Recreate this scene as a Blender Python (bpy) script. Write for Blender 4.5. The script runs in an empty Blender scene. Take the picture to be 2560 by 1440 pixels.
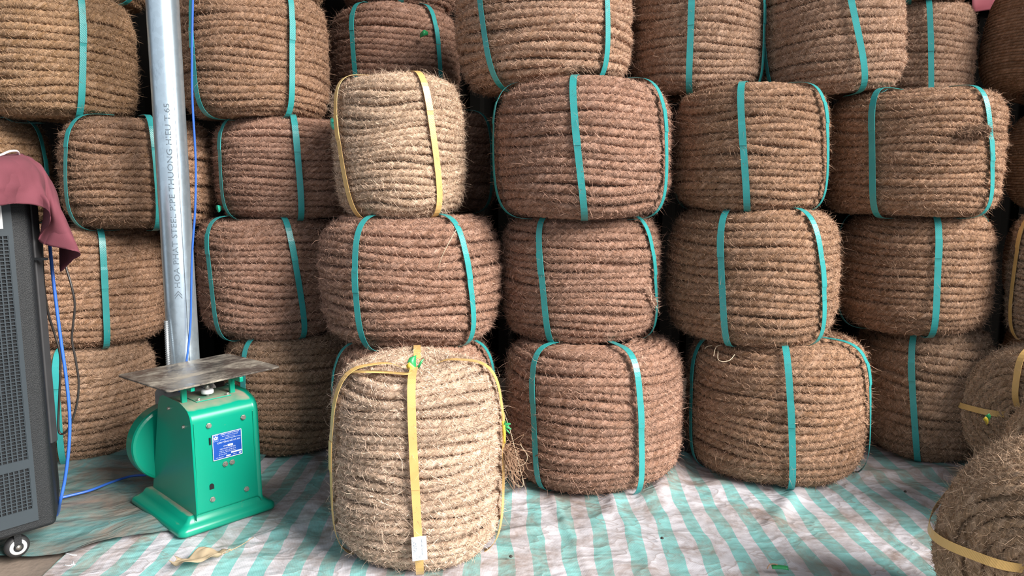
import bpy, math, random
import numpy as np
from mathutils import Vector, Matrix

# ------------------------------------------------------------------ camera
scene = bpy.context.scene
FPX, PITCH, CAMH = 1900.0, math.radians(7.9), 1.0
cam_data = bpy.data.cameras.new('camera')
cam_data.sensor_width = 36.0
cam_data.lens = FPX / 2560.0 * 36.0
cam_data.clip_start = 0.05
cam = bpy.data.objects.new('camera', cam_data)
scene.collection.objects.link(cam)
cam.location = (0, 0, CAMH)
cam.rotation_euler = (math.radians(90) - PITCH, 0, 0)
scene.camera = cam

# ------------------------------------------------------------------ light
world = bpy.data.worlds.new('daylight')
scene.world = world
world.use_nodes = True
world.node_tree.nodes['Background'].inputs[0].default_value = (0.80, 0.90, 1.0, 1)
world.node_tree.nodes['Background'].inputs[1].default_value = 0.40
sun_data = bpy.data.lights.new('sun', 'SUN')
sun_data.energy = 5.2
sun_data.angle = math.radians(32)
sun_data.color = (1.0, 0.95, 0.88)
sun = bpy.data.objects.new('sun', sun_data)
scene.collection.objects.link(sun)
sun.rotation_euler = Vector((-0.74, 0.50, -0.55)).to_track_quat('-Z', 'Y').to_euler()
vs = scene.view_settings
vs.view_transform = 'Standard'
vs.look = 'None'
vs.gamma = 1.0
vs.use_curve_mapping = False
vs.exposure = 0.80

# ------------------------------------------------------------------ helpers
COL = scene.collection
PI = math.pi
cp, sp = math.cos(PITCH), math.sin(PITCH)

def ray(x, y):
    u = (x - 1280) / FPX; v = (720 - y) / FPX
    return (u, cp + v * sp, -sp + v * cp)
def atz(x, y, z):
    d = ray(x, y); t = (z - CAMH) / d[2]
    return Vector((d[0] * t, d[1] * t, z))
def aty(x, y, Y):
    d = ray(x, y); t = Y / d[1]
    return Vector((d[0] * t, Y, CAMH + d[2] * t))

def link(o, parent=None):
    COL.objects.link(o)
    if parent is not None: o.parent = parent
    return o
def tag(o, label, cat, group=None):
    o['label'] = label; o['category'] = cat
    if group: o['group'] = group
    return o
def empty(name, loc, rot=(0, 0, 0)):
    o = bpy.data.objects.new(name, None)
    o.empty_display_size = 0.05
    o.location = loc; o.rotation_euler = rot
    return link(o)
def mesh(name, v, f, mat, parent=None, smooth=False):
    me = bpy.data.meshes.new(name)
    me.from_pydata([tuple(p) for p in v], [], f)
    me.update()
    if smooth: me.shade_smooth()
    me.materials.append(mat)
    o = bpy.data.objects.new(name, me)
    return link(o, parent)
def np_mesh(name, v, quads, tris, mat, uv=None, smooth=True):
    me = bpy.data.meshes.new(name)
    nq, nt = len(quads), len(tris)
    me.vertices.add(len(v)); me.vertices.foreach_set('co', np.asarray(v, np.float32).ravel())
    loops = np.concatenate([np.asarray(quads, np.int32).ravel(), np.asarray(tris, np.int32).ravel()])
    me.loops.add(len(loops)); me.loops.foreach_set('vertex_index', loops)
    me.polygons.add(nq + nt)
    starts = np.concatenate([np.arange(nq) * 4, nq * 4 + np.arange(nt) * 3]).astype(np.int32)
    me.polygons.foreach_set('loop_start', starts)
    if uv is not None:
        l = me.uv_layers.new(name='UVMap')
        l.data.foreach_set('uv', np.asarray(uv, np.float32)[loops].ravel())
    me.update(calc_edges=True); me.validate()
    if smooth: me.shade_smooth()
    else: me.shade_flat()
    me.materials.append(mat)
    return me
class MB:
    """collects pieces of one part"""
    def __init__(s): s.v = []; s.f = []
    def add(s, v, f):
        n = len(s.v); s.v += [Vector(p) for p in v]; s.f += [tuple(i + n for i in q) for q in f]; return s
    def box(s, a, b, M=None):
        x0, y0, z0 = a; x1, y1, z1 = b
        v = [Vector(p) for p in ((x0,y0,z0),(x1,y0,z0),(x1,y1,z0),(x0,y1,z0),(x0,y0,z1),(x1,y0,z1),(x1,y1,z1),(x0,y1,z1))]
        if M is not None: v = [M @ p for p in v]
        return s.add(v, [(0,3,2,1),(4,5,6,7),(0,1,5,4),(1,2,6,5),(2,3,7,6),(3,0,4,7)])
    def lathe(s, prof, n=24, M=None, cap=True):
        v = []; f = []
        for (r, z) in prof:
            for i in range(n):
                a = 2 * PI * i / n; v.append(Vector((r * math.cos(a), r * math.sin(a), z)))
        m = len(prof)
        for j in range(m - 1):
            for i in range(n):
                k = (i + 1) % n
                f.append((j*n+i, j*n+k, (j+1)*n+k, (j+1)*n+i))
        if cap:
            f.append(tuple(reversed(range(n)))); f.append(tuple(range((m-1)*n, m*n)))
        if M is not None: v = [M @ p for p in v]
        return s.add(v, f)
    def loft(s, rings, cap=True):
        n = len(rings[0]); v = [p for r in rings for p in r]; f = []
        for j in range(len(rings) - 1):
            for i in range(n):
                k = (i + 1) % n
                f.append((j*n+i, j*n+k, (j+1)*n+k, (j+1)*n+i))
        if cap:
            f.append(tuple(reversed(range(n)))); f.append(tuple(range((len(rings)-1)*n, len(rings)*n)))
        return s.add(v, f)
    def tube(s, pts, r, n=8):
        pts = [Vector(p) for p in pts]; rings = []; up = None
        for i, p in enumerate(pts):
            t = (pts[min(i+1, len(pts)-1)] - pts[max(i-1, 0)]).normalized()
            if up is None: up = t.orthogonal().normalized()
            up = (up - t * up.dot(t)).normalized(); b = t.cross(up)
            rr = r[i] if isinstance(r, (list, tuple)) else r
            rings.append([p + (up * math.cos(2*PI*k/n) + b * math.sin(2*PI*k/n)) * rr for k in range(n)])
        return s.loft(rings)
    def build(s, name, mat, parent=None, smooth=False, bevel=0, seg=2):
        o = mesh(name, s.v, s.f, mat, parent, smooth)
        if bevel:
            b = o.modifiers.new('bevel', 'BEVEL'); b.width = bevel; b.segments = seg; b.limit_method = 'ANGLE'; b.angle_limit = math.radians(35)
            b.harden_normals = False
            o.data.shade_smooth()
            w = o.modifiers.new('wn', 'WEIGHTED_NORMAL'); w.keep_sharp = True
        return o
def catmull(pts, n):
    pts = [Vector(p) for p in pts]; out = []
    P = [pts[0] * 2 - pts[1]] + pts + [pts[-1] * 2 - pts[-2]]
    for i in range(1, len(P) - 2):
        a, b, c, d = P[i-1], P[i], P[i+1], P[i+2]
        for k in range(n):
            t = k / n
            out.append(0.5 * ((2*b) + (c-a)*t + (2*a-5*b+4*c-d)*t*t + (3*b-a-3*c+d)*t**3))
    out.append(pts[-1]); return out
def rounded_rect(w, d, r, seg=5):
    """ccw ring centred on the origin, in the xy plane"""
    out = []
    for (cx, cy, a0) in ((w/2-r, d/2-r, 0), (-w/2+r, d/2-r, 90), (-w/2+r, -d/2+r, 180), (w/2-r, -d/2+r, 270)):
        for k in range(seg + 1):
            a = math.radians(a0 + 90 * k / seg); out.append((cx + r*math.cos(a), cy + r*math.sin(a)))
    return out
_fontcache = {}
def text_mesh(txt, size, align='CENTER'):
    c = bpy.data.curves.new('text', 'FONT'); c.body = txt; c.size = size
    c.align_x = align; c.align_y = 'CENTER'; c.resolution_u = 2
    o = bpy.data.objects.new('text', c); COL.objects.link(o)
    dg = bpy.context.evaluated_depsgraph_get()
    me = bpy.data.meshes.new_from_object(o.evaluated_get(dg))
    bpy.data.objects.remove(o); bpy.data.curves.remove(c)
    v = [p.co.copy() for p in me.vertices]; f = [tuple(p.vertices) for p in me.polygons]
    bpy.data.meshes.remove(me); return v, f

# ------------------------------------------------------------------ materials
def new_mat(name):
    m = bpy.data.materials.new(name); m.use_nodes = True
    nt = m.node_tree; b = nt.nodes['Principled BSDF']
    return m, nt, b
def N(nt, t, **kw):
    n = nt.nodes.new(t)
    for k, v in kw.items(): setattr(n, k, v)
    return n
def simple(name, col, rough=0.6, metal=0.0, noise=0.0, nscale=30, bump=0.0, bscale=200, dirt=None, dirt_amt=0.0, dscale=8):
    m, nt, b = new_mat(name)
    b.inputs['Roughness'].default_value = rough; b.inputs['Metallic'].default_value = metal
    tc = N(nt, 'ShaderNodeTexCoord')
    src = None
    mix = N(nt, 'ShaderNodeMix', data_type='RGBA')
    nz = N(nt, 'ShaderNodeTexNoise'); nz.inputs['Scale'].default_value = nscale; nz.inputs['Detail'].default_value = 4
    nt.links.new(tc.outputs['Object'], nz.inputs['Vector'])
    mix.inputs[6].default_value = tuple(c * (1 - noise) for c in col) + (1,)
    mix.inputs[7].default_value = tuple(min(1, c * (1 + noise)) for c in col) + (1,)
    nt.links.new(nz.outputs['Fac'], mix.inputs[0]); src = mix.outputs[2]
    if dirt:
        n2 = N(nt, 'ShaderNodeTexNoise'); n2.inputs['Scale'].default_value = dscale; n2.inputs['Detail'].default_value = 6; n2.inputs['Roughness'].default_value = 0.65
        nt.links.new(tc.outputs['Object'], n2.inputs['Vector'])
        mr = N(nt, 'ShaderNodeMapRange'); mr.inputs[1].default_value = 0.62 - dirt_amt * 0.3; mr.inputs[2].default_value = 0.72
        nt.links.new(n2.outputs['Fac'], mr.inputs[0])
        mx = N(nt, 'ShaderNodeMix', data_type='RGBA'); nt.links.new(mr.outputs[0], mx.inputs[0]); nt.links.new(src, mx.inputs[6])
        mx.inputs[7].default_value = tuple(dirt) + (1,); src = mx.outputs[2]
    nt.links.new(src, b.inputs['Base Color'])
    if bump:
        bp = N(nt, 'ShaderNodeBump'); bp.inputs['Strength'].default_value = bump; bp.inputs['Distance'].default_value = 0.002
        n3 = N(nt, 'ShaderNodeTexNoise'); n3.inputs['Scale'].default_value = bscale; nt.links.new(tc.outputs['Object'], n3.inputs['Vector'])
        nt.links.new(n3.outputs['Fac'], bp.inputs['Height']); nt.links.new(bp.outputs[0], b.inputs['Normal'])
    return m

def coir_mat(name, fibre=False):
    """coir colour comes from the object colour; grain follows the strands (UV u = along, v = across the strand)"""
    m, nt, b = new_mat(name)
    b.inputs['Roughness'].default_value = 0.85
    b.inputs['Specular IOR Level'].default_value = 0.15
    oi = N(nt, 'ShaderNodeObjectInfo')
    hsv = N(nt, 'ShaderNodeHueSaturation')
    nt.links.new(oi.outputs['Color'], hsv.inputs['Color'])
    if fibre:
        g = N(nt, 'ShaderNodeNewGeometry')
        mr = N(nt, 'ShaderNodeMapRange'); mr.inputs[3].default_value = 0.5; mr.inputs[4].default_value = 1.85
        pw = N(nt, 'ShaderNodeMath', operation='POWER'); pw.inputs[1].default_value = 1.6
        nt.links.new(g.outputs['Random Per Island'], pw.inputs[0]); nt.links.new(pw.outputs[0], mr.inputs[0])
        nt.links.new(mr.outputs[0], hsv.inputs['Value'])
        hsv.inputs['Saturation'].default_value = 0.9
        nt.links.new(hsv.outputs[0], b.inputs['Base Color'])
        return m
    uv = N(nt, 'ShaderNodeUVMap', uv_map='UVMap')
    def noise(sx, sy, det, rough=0.55):
        mp = N(nt, 'ShaderNodeMapping'); mp.inputs['Scale'].default_value = (sx, sy, 1)
        nt.links.new(uv.outputs[0], mp.inputs[0])
        n = N(nt, 'ShaderNodeTexNoise'); n.inputs['Scale'].default_value = 1.0; n.inputs['Detail'].default_value = det; n.inputs['Roughness'].default_value = rough
        nt.links.new(mp.outputs[0], n.inputs['Vector']); return n.outputs['Fac']
    streak = noise(55, 260, 4, 0.75)
    patch = noise(7, 40, 3)
    slow = noise(0.9, 2, 2)
    def rng(s, a, bb, lo=0.3, hi=0.7):
        r = N(nt, 'ShaderNodeMapRange'); r.inputs[1].default_value = lo; r.inputs[2].default_value = hi; r.inputs[3].default_value = a; r.inputs[4].default_value = bb
        nt.links.new(s, r.inputs[0]); return r.outputs[0]
    m1 = N(nt, 'ShaderNodeMath', operation='MULTIPLY'); nt.links.new(rng(streak, 0.40, 1.65), m1.inputs[0]); nt.links.new(rng(patch, 0.66, 1.34), m1.inputs[1])
    m2 = N(nt, 'ShaderNodeMath', operation='MULTIPLY'); nt.links.new(m1.outputs[0], m2.inputs[0]); nt.links.new(rng(slow, 0.82, 1.18), m2.inputs[1])
    nt.links.new(m2.outputs[0], hsv.inputs['Value'])
    nt.links.new(rng(patch, 1.12, 0.88), hsv.inputs['Saturation'])
    nt.links.new(hsv.outputs[0], b.inputs['Base Color'])
    bp = N(nt, 'ShaderNodeBump'); bp.inputs['Strength'].default_value = 1.0; bp.inputs['Distance'].default_value = 0.006
    nt.links.new(streak, bp.inputs['Height']); nt.links.new(bp.outputs[0], b.inputs['Normal'])
    return m

def strap_mat(name, col, rough=0.32):
    m, nt, b = new_mat(name)
    b.inputs['Roughness'].default_value = rough
    uv = N(nt, 'ShaderNodeUVMap', uv_map='UVMap')
    ck = N(nt, 'ShaderNodeTexWave', wave_type='BANDS', bands_direction='DIAGONAL'); ck.inputs['Scale'].default_value = 110
    ck.inputs['Distortion'].default_value = 0.3
    nt.links.new(uv.outputs[0], ck.inputs['Vector'])
    n = N(nt, 'ShaderNodeTexNoise'); n.inputs['Scale'].default_value = 14; n.inputs['Detail'].default_value = 5
    nt.links.new(uv.outputs[0], n.inputs['Vector'])
    mx = N(nt, 'ShaderNodeMix', data_type='RGBA'); nt.links.new(n.outputs['Fac'], mx.inputs[0])
    mx.inputs[6].default_value = tuple(c * 0.8 for c in col) + (1,); mx.inputs[7].default_value = tuple(min(1, c * 1.2 + 0.01) for c in col) + (1,)
    nt.links.new(mx.outputs[2], b.inputs['Base Color'])
    bp = N(nt, 'ShaderNodeBump'); bp.inputs['Strength'].default_value = 0.25; bp.inputs['Distance'].default_value = 0.0006
    nt.links.new(ck.outputs['Fac'], bp.inputs['Height']); nt.links.new(bp.outputs[0], b.inputs['Normal'])
    return m

def tarp_mat(name, striped=True):
    m, nt, b = new_mat(name)
    b.inputs['Roughness'].default_value = 0.42
    b.inputs['Specular IOR Level'].default_value = 0.35
    tc = N(nt, 'ShaderNodeTexCoord'); uv = N(nt, 'ShaderNodeUVMap', uv_map='UVMap')
    L = nt.links.new
    wob = N(nt, 'ShaderNodeTexNoise'); wob.inputs['Scale'].default_value = 3.0; wob.inputs['Detail'].default_value = 2; L(uv.outputs[0], wob.inputs['Vector'])
    sub = N(nt, 'ShaderNodeMath', operation='MULTIPLY_ADD'); sub.inputs[1].default_value = 0.06; sub.inputs[2].default_value = -0.03; L(wob.outputs['Fac'], sub.inputs[0])
    sx = N(nt, 'ShaderNodeSeparateXYZ'); L(uv.outputs[0], sx.inputs[0])
    ad = N(nt, 'ShaderNodeMath', operation='ADD'); L(sx.outputs[0], ad.inputs[0]); L(sub.outputs[0], ad.inputs[1])
    dv = N(nt, 'ShaderNodeMath', operation='MULTIPLY'); dv.inputs[1].default_value = 1 / 0.092; L(ad.outputs[0], dv.inputs[0])
    fr = N(nt, 'ShaderNodeMath', operation='FRACT'); L(dv.outputs[0], fr.inputs[0])
    st = N(nt, 'ShaderNodeMapRange'); st.inputs[1].default_value = 0.47; st.inputs[2].default_value = 0.53
    cmpn = N(nt, 'ShaderNodeMath', operation='GREATER_THAN'); cmpn.inputs[1].default_value = 0.52; L(fr.outputs[0], cmpn.inputs[0])
    base = N(nt, 'ShaderNodeMix', data_type='RGBA')
    if striped:
        base.inputs[6].default_value = (0.57, 0.56, 0.61, 1); base.inputs[7].default_value = (0.23, 0.50, 0.495, 1)
        L(cmpn.outputs[0], base.inputs[0])
    else:
        base.inputs[6].default_value = (0.10, 0.16, 0.155, 1); base.inputs[7].default_value = (0.12, 0.30, 0.31, 1)
        w2 = N(nt, 'ShaderNodeTexNoise'); w2.inputs['Scale'].default_value = 2.6; w2.inputs['Detail'].default_value = 5; L(uv.outputs[0], w2.inputs['Vector'])
        r2 = N(nt, 'ShaderNodeMapRange'); r2.inputs[1].default_value = 0.42; r2.inputs[2].default_value = 0.66; L(w2.outputs['Fac'], r2.inputs[0]); L(r2.outputs[0], base.inputs[0])
    # woven tapes
    mp = N(nt, 'ShaderNodeMapping'); mp.inputs['Rotation'].default_value = (0, 0, 0.6); L(uv.outputs[0], mp.inputs[0])
    wv = N(nt, 'ShaderNodeTexChecker'); wv.inputs['Scale'].default_value = 330; L(mp.outputs[0], wv.inputs['Vector'])
    wm = N(nt, 'ShaderNodeMapRange'); wm.inputs[3].default_value = 0.90; wm.inputs[4].default_value = 1.06; L(wv.outputs['Fac'], wm.inputs[0])
    mul = N(nt, 'ShaderNodeMix', data_type='RGBA', blend_type='MULTIPLY'); mul.inputs[0].default_value = 1.0
    L(base.outputs[2], mul.inputs[6])
    cmb = N(nt, 'ShaderNodeCombineXYZ'); [L(wm.outputs[0], cmb.inputs[i]) for i in range(3)]; L(cmb.outputs[0], mul.inputs[7])
    # trodden dirt
    d1 = N(nt, 'ShaderNodeTexNoise'); d1.inputs['Scale'].default_value = 5; d1.inputs['Detail'].default_value = 9; d1.inputs['Roughness'].default_value = 0.72; d1.inputs['Distortion'].default_value = 0.6
    L(uv.outputs[0], d1.inputs['Vector'])
    dr = N(nt, 'ShaderNodeMapRange'); dr.inputs[1].default_value = 0.44; dr.inputs[2].default_value = 0.63; dr.inputs[4].default_value = 0.85; L(d1.outputs['Fac'], dr.inputs[0])
    mpc = N(nt, 'ShaderNodeMapping'); mpc.inputs['Scale'].default_value = (1.0, 1.5, 1); mpc.inputs['Rotation'].default_value = (0, 0, -0.5); L(uv.outputs[0], mpc.inputs[0])
    d2 = N(nt, 'ShaderNodeTexNoise'); d2.inputs['Scale'].default_value = 4.5; d2.inputs['Detail'].default_value = 3; d2.inputs['Roughness'].default_value = 0.6; d2.inputs['Distortion'].default_value = 0.2; L(mpc.outputs[0], d2.inputs['Vector'])
    dab = N(nt, 'ShaderNodeMath', operation='SUBTRACT'); dab.inputs[1].default_value = 0.5; L(d2.outputs['Fac'], dab.inputs[0])
    dab2 = N(nt, 'ShaderNodeMath', operation='ABSOLUTE'); L(dab.outputs[0], dab2.inputs[0])
    dl = N(nt, 'ShaderNodeMapRange'); dl.inputs[1].default_value = 0.012; dl.inputs[2].default_value = 0.0; dl.inputs[4].default_value = 0.5; L(dab2.outputs[0], dl.inputs[0])
    mxv = N(nt, 'ShaderNodeMath', operation='MAXIMUM'); L(dr.outputs[0], mxv.inputs[0]); L(dl.outputs[0], mxv.inputs[1])
    fin = N(nt, 'ShaderNodeMix', data_type='RGBA'); L(mxv.outputs[0], fin.inputs[0]); L(mul.outputs[2], fin.inputs[6]); fin.inputs[7].default_value = (0.24, 0.175, 0.145, 1)
    L(fin.outputs[2], b.inputs['Base Color'])
    bp = N(nt, 'ShaderNodeBump'); bp.inputs['Strength'].default_value = 0.55; bp.inputs['Distance'].default_value = 0.011
    hh = N(nt, 'ShaderNodeMath', operation='MULTIPLY_ADD'); hh.inputs[1].default_value = 0.06; L(wv.outputs['Fac'], hh.inputs[0])
    d3 = N(nt, 'ShaderNodeTexNoise'); d3.inputs['Scale'].default_value = 16; d3.inputs['Detail'].default_value = 6; L(uv.outputs[0], d3.inputs['Vector'])
    cr = N(nt, 'ShaderNodeMath', operation='MULTIPLY_ADD'); cr.inputs[1].default_value = -5.0; L(dab2.outputs[0], cr.inputs[0]); L(d3.outputs['Fac'], cr.inputs[2])
    L(cr.outputs[0], hh.inputs[2])
    L(hh.outputs[0], bp.inputs['Height']); L(bp.outputs[0], b.inputs['Normal'])
    return m

M_ROPE = coir_mat('coir rope'); M_FIB = coir_mat('coir fibre', True)
M_TEAL = strap_mat('teal polypropylene strap', (0.030, 0.30, 0.30))
M_YEL = strap_mat('yellow polypropylene strap', (0.66, 0.42, 0.15))
M_GREEN_PAINT = simple('green enamel', (0.006, 0.36, 0.21), 0.30, noise=0.10, nscale=9, dirt=(0.16, 0.15, 0.10), dirt_amt=0.1, dscale=7, bump=0.05, bscale=40)
def green_paint():
    m, nt, b = new_mat('green enamel'); L = nt.links.new
    tc = N(nt, 'ShaderNodeTexCoord'); g = N(nt, 'ShaderNodeNewGeometry')
    sx = N(nt, 'ShaderNodeSeparateXYZ'); L(g.outputs['Normal'], sx.inputs[0])
    n = N(nt, 'ShaderNodeTexNoise'); n.inputs['Scale'].default_value = 14; n.inputs['Detail'].default_value = 6; L(tc.outputs['Object'], n.inputs['Vector'])
    ad = N(nt, 'ShaderNodeMath', operation='MULTIPLY_ADD'); ad.inputs[1].default_value = 0.35; L(n.outputs['Fac'], ad.inputs[0]); L(sx.outputs[2], ad.inputs[2])
    r = N(nt, 'ShaderNodeMapRange'); r.inputs[1].default_value = 1.06; r.inputs[2].default_value = 1.20; r.inputs[4].default_value = 0.85; L(ad.outputs[0], r.inputs[0])
    n2 = N(nt, 'ShaderNodeTexNoise'); n2.inputs['Scale'].default_value = 9; n2.inputs['Detail'].default_value = 8; n2.inputs['Roughness'].default_value = 0.7; L(tc.outputs['Object'], n2.inputs['Vector'])
    r2 = N(nt, 'ShaderNodeMapRange'); r2.inputs[1].default_value = 0.66; r2.inputs[2].default_value = 0.80; r2.inputs[4].default_value = 0.6; L(n2.outputs['Fac'], r2.inputs[0])
    mx = N(nt, 'ShaderNodeMath', operation='MAXIMUM'); L(r.outputs[0], mx.inputs[0]); L(r2.outputs[0], mx.inputs[1])
    c = N(nt, 'ShaderNodeMix', data_type='RGBA'); L(mx.outputs[0], c.inputs[0]); c.inputs[6].default_value = (0.002, 0.27, 0.175, 1); c.inputs[7].default_value = (0.34, 0.26, 0.20, 1)
    L(c.outputs[2], b.inputs['Base Color'])
    rr = N(nt, 'ShaderNodeMapRange'); rr.inputs[3].default_value = 0.28; rr.inputs[4].default_value = 0.85; L(mx.outputs[0], rr.inputs[0]); L(rr.outputs[0], b.inputs['Roughness'])
    return m
M_GREEN_PAINT = green_paint()
M_DUST = simple('dusty green enamel', (0.33, 0.25, 0.19), 0.85, noise=0.2, nscale=20, dirt=(0.03, 0.25, 0.17), dirt_amt=0.1, dscale=14)
M_BLACKP = simple('textured black plastic', (0.008, 0.0095, 0.012), 0.55, noise=0.3, nscale=60, bump=0.7, bscale=500)
M_GRILLE = simple('grey painted grille', (0.026, 0.036, 0.045), 0.42, noise=0.08)
M_VOID = simple('black foam and hole shade', (0.006, 0.007, 0.009), 0.9)  # foam behind the grilles; also colours in the dark of slot and hole
M_BOLT = simple('dull zinc bolt', (0.42, 0.40, 0.37), 0.4, 0.8, noise=0.3, nscale=120, dirt=(0.20, 0.13, 0.08), dirt_amt=0.3, dscale=60)
M_WHITE = simple('white plastic', (0.75, 0.76, 0.78), 0.4, noise=0.04)
M_BLUECABLE = simple('blue cable sheath', (0.035, 0.13, 0.52), 0.35, noise=0.15)
M_BLACKCABLE = simple('black cable sheath', (0.030, 0.026, 0.024), 0.35, noise=0.2)
M_MAROON = simple('maroon cotton cloth', (0.145, 0.036, 0.052), 0.9, noise=0.14, nscale=25, bump=0.25, bscale=900)
M_INK = simple('dark ink', (0.03, 0.03, 0.035), 0.6)
M_INKG = simple('grey ink', (0.10, 0.13, 0.16), 0.6)
M_WINK = simple('white ink', (0.75, 0.80, 0.90), 0.5)
M_BLUE = simple('blue nameplate', (0.012, 0.07, 0.36), 0.35, noise=0.12, nscale=60)
M_PAPER = simple('paper label', (0.68, 0.74, 0.82), 0.55, noise=0.03)
M_GREENTAG = simple('green ribbon', (0.03, 0.30, 0.10), 0.35, noise=0.3, nscale=40)
M_MINT = simple('glossy mint ribbon', (0.03, 0.55, 0.38), 0.2, noise=0.3, nscale=60)
M_YTAG = simple('yellow ribbon', (0.75, 0.55, 0.06), 0.4, noise=0.2)
M_CONC = simple('rough concrete', (0.30, 0.29, 0.28), 0.9, noise=0.3, nscale=25, bump=1.0, bscale=60)
M_REBAR = simple('steel rebar', (0.33, 0.35, 0.37), 0.45, 0.7, noise=0.25, nscale=80)
M_RUBBER = simple('black rubber', (0.02, 0.02, 0.022), 0.55, noise=0.2)
M_DIRT = simple('packed brown ground', (0.20, 0.155, 0.125), 0.9, noise=0.25, nscale=12, bump=1.0, bscale=70, dirt=(0.12, 0.10, 0.085), dirt_amt=0.4, dscale=5)
M_SHADE_WALL = simple('shade-black wall', (0.005, 0.0045, 0.004), 0.9, noise=0.2, nscale=3)  # near-black: the shade in the coil gaps is put into this colour
M_SHADE_WALL.node_tree.nodes['Principled BSDF'].inputs['Specular IOR Level'].default_value = 0.05
M_ROOF_BLOCK = simple('grey light-block roof', (0.16, 0.16, 0.165), 0.7, noise=0.1, nscale=3)  # for the added roof that blocks light from above
M_LEAF = simple('dry leaf', (0.33, 0.26, 0.17), 0.8, noise=0.35, nscale=50)
M_PINK = simple('pink plastic sheet', (0.62, 0.16, 0.20), 0.5, noise=0.25, nscale=8)
M_TARP = tarp_mat('striped woven tarpaulin'); M_TARP2 = tarp_mat('faded teal tarpaulin', False)

def galvanised():
    m, nt, b = new_mat('galvanised steel pipe'); L = nt.links.new
    b.inputs['Metallic'].default_value = 0.78
    tc = N(nt, 'ShaderNodeTexCoord')
    v = N(nt, 'ShaderNodeTexVoronoi'); v.inputs['Scale'].default_value = 60; L(tc.outputs['Object'], v.inputs['Vector'])
    mp = N(nt, 'ShaderNodeMapping'); mp.inputs['Scale'].default_value = (1, 1, 0.35); L(tc.outputs['Object'], mp.inputs[0])
    n = N(nt, 'ShaderNodeTexNoise'); n.inputs['Scale'].default_value = 22; n.inputs['Detail'].default_value = 7; n.inputs['Roughness'].default_value = 0.7; L(mp.outputs[0], n.inputs['Vector'])
    r = N(nt, 'ShaderNodeMapRange'); r.inputs[1].default_value = 0.52; r.inputs[2].default_value = 0.68; L(n.outputs['Fac'], r.inputs[0])
    mx = N(nt, 'ShaderNodeMix', data_type='RGBA'); L(r.outputs[0], mx.inputs[0])
    mx.inputs[6].default_value = (0.54, 0.65, 0.74, 1); mx.inputs[7].default_value = (0.30, 0.38, 0.46, 1)
    hs = N(nt, 'ShaderNodeHueSaturation'); L(mx.outputs[2], hs.inputs['Color'])
    vr = N(nt, 'ShaderNodeMapRange'); vr.inputs[3].default_value = 0.92; vr.inputs[4].default_value = 1.08; L(v.outputs['Color'], vr.inputs[0]); L(vr.outputs[0], hs.inputs['Value'])
    L(hs.outputs[0], b.inputs['Base Color'])
    rr = N(nt, 'ShaderNodeMapRange'); rr.inputs[3].default_value = 0.30; rr.inputs[4].default_value = 0.5; L(r.outputs[0], rr.inputs[0]); L(rr.outputs[0], b.inputs['Roughness'])
    return m
M_GALV = galvanised()
def plate_mat():
    m, nt, b = new_mat('worn steel plate'); L = nt.links.new
    tc = N(nt, 'ShaderNodeTexCoord')
    mp = N(nt, 'ShaderNodeMapping'); mp.inputs['Scale'].default_value = (1, 1.4, 1); mp.inputs['Rotation'].default_value = (0, 0, 0.5); L(tc.outputs['Object'], mp.inputs[0])
    n = N(nt, 'ShaderNodeTexNoise'); n.inputs['Scale'].default_value = 7; n.inputs['Detail'].default_value = 12; n.inputs['Roughness'].default_value = 0.78; n.inputs['Distortion'].default_value = 0.4; L(mp.outputs[0], n.inputs['Vector'])
    r = N(nt, 'ShaderNodeMapRange'); r.inputs[1].default_value = 0.44; r.inputs[2].default_value = 0.62; L(n.outputs['Fac'], r.inputs[0])
    mx = N(nt, 'ShaderNodeMix', data_type='RGBA'); L(r.outputs[0], mx.inputs[0])
    mx.inputs[6].default_value = (0.085, 0.072, 0.066, 1); mx.inputs[7].default_value = (0.40, 0.36, 0.30, 1)
    L(mx.outputs[2], b.inputs['Base Color'])
    r2 = N(nt, 'ShaderNodeMapRange'); r2.inputs[3].default_value = 0.30; r2.inputs[4].default_value = 0.7; L(r.outputs[0], r2.inputs[0]); L(r2.outputs[0], b.inputs['Roughness'])
    b.inputs['Metallic'].default_value = 0.35
    return m
M_PLATE = plate_mat()

# ------------------------------------------------------------------ the setting
def grid_sheet(name, X0, X1, Y0, Y1, nx, ny, zf, mat, xyf=None, thick=0.0):
    xs = np.linspace(X0, X1, nx); ys = np.linspace(Y0, Y1, ny)
    gx, gy = np.meshgrid(xs, ys)
    u, v = gx.copy(), gy.copy()
    if xyf: gx, gy = xyf(gx, gy)
    gz = zf(gx, gy)
    V = np.stack([gx, gy, gz], -1).reshape(-1, 3); uv = np.stack([u, v], -1).reshape(-1, 2)
    i = np.arange(nx * ny).reshape(ny, nx)
    q = np.stack([i[:-1, :-1], i[:-1, 1:], i[1:, 1:], i[1:, :-1]], -1).reshape(-1, 4)
    me = np_mesh(name, V, q, np.zeros((0, 3), np.int32), mat, uv)
    o = link(bpy.data.objects.new(name, me))
    return o
fl = MB().add([(-5, -3, -0.012), (5, -3, -0.012), (5, 5, -0.012), (-5, 5, -0.012), (-5, -3, -0.1), (5, -3, -0.1), (5, 5, -0.1), (-5, 5, -0.1)],
              [(0,1,2,3),(7,6,5,4),(0,4,5,1),(1,5,6,2),(2,6,7,3),(3,7,4,0)]).build('floor', M_DIRT); fl['kind'] = 'structure'
wm = MB()
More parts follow.
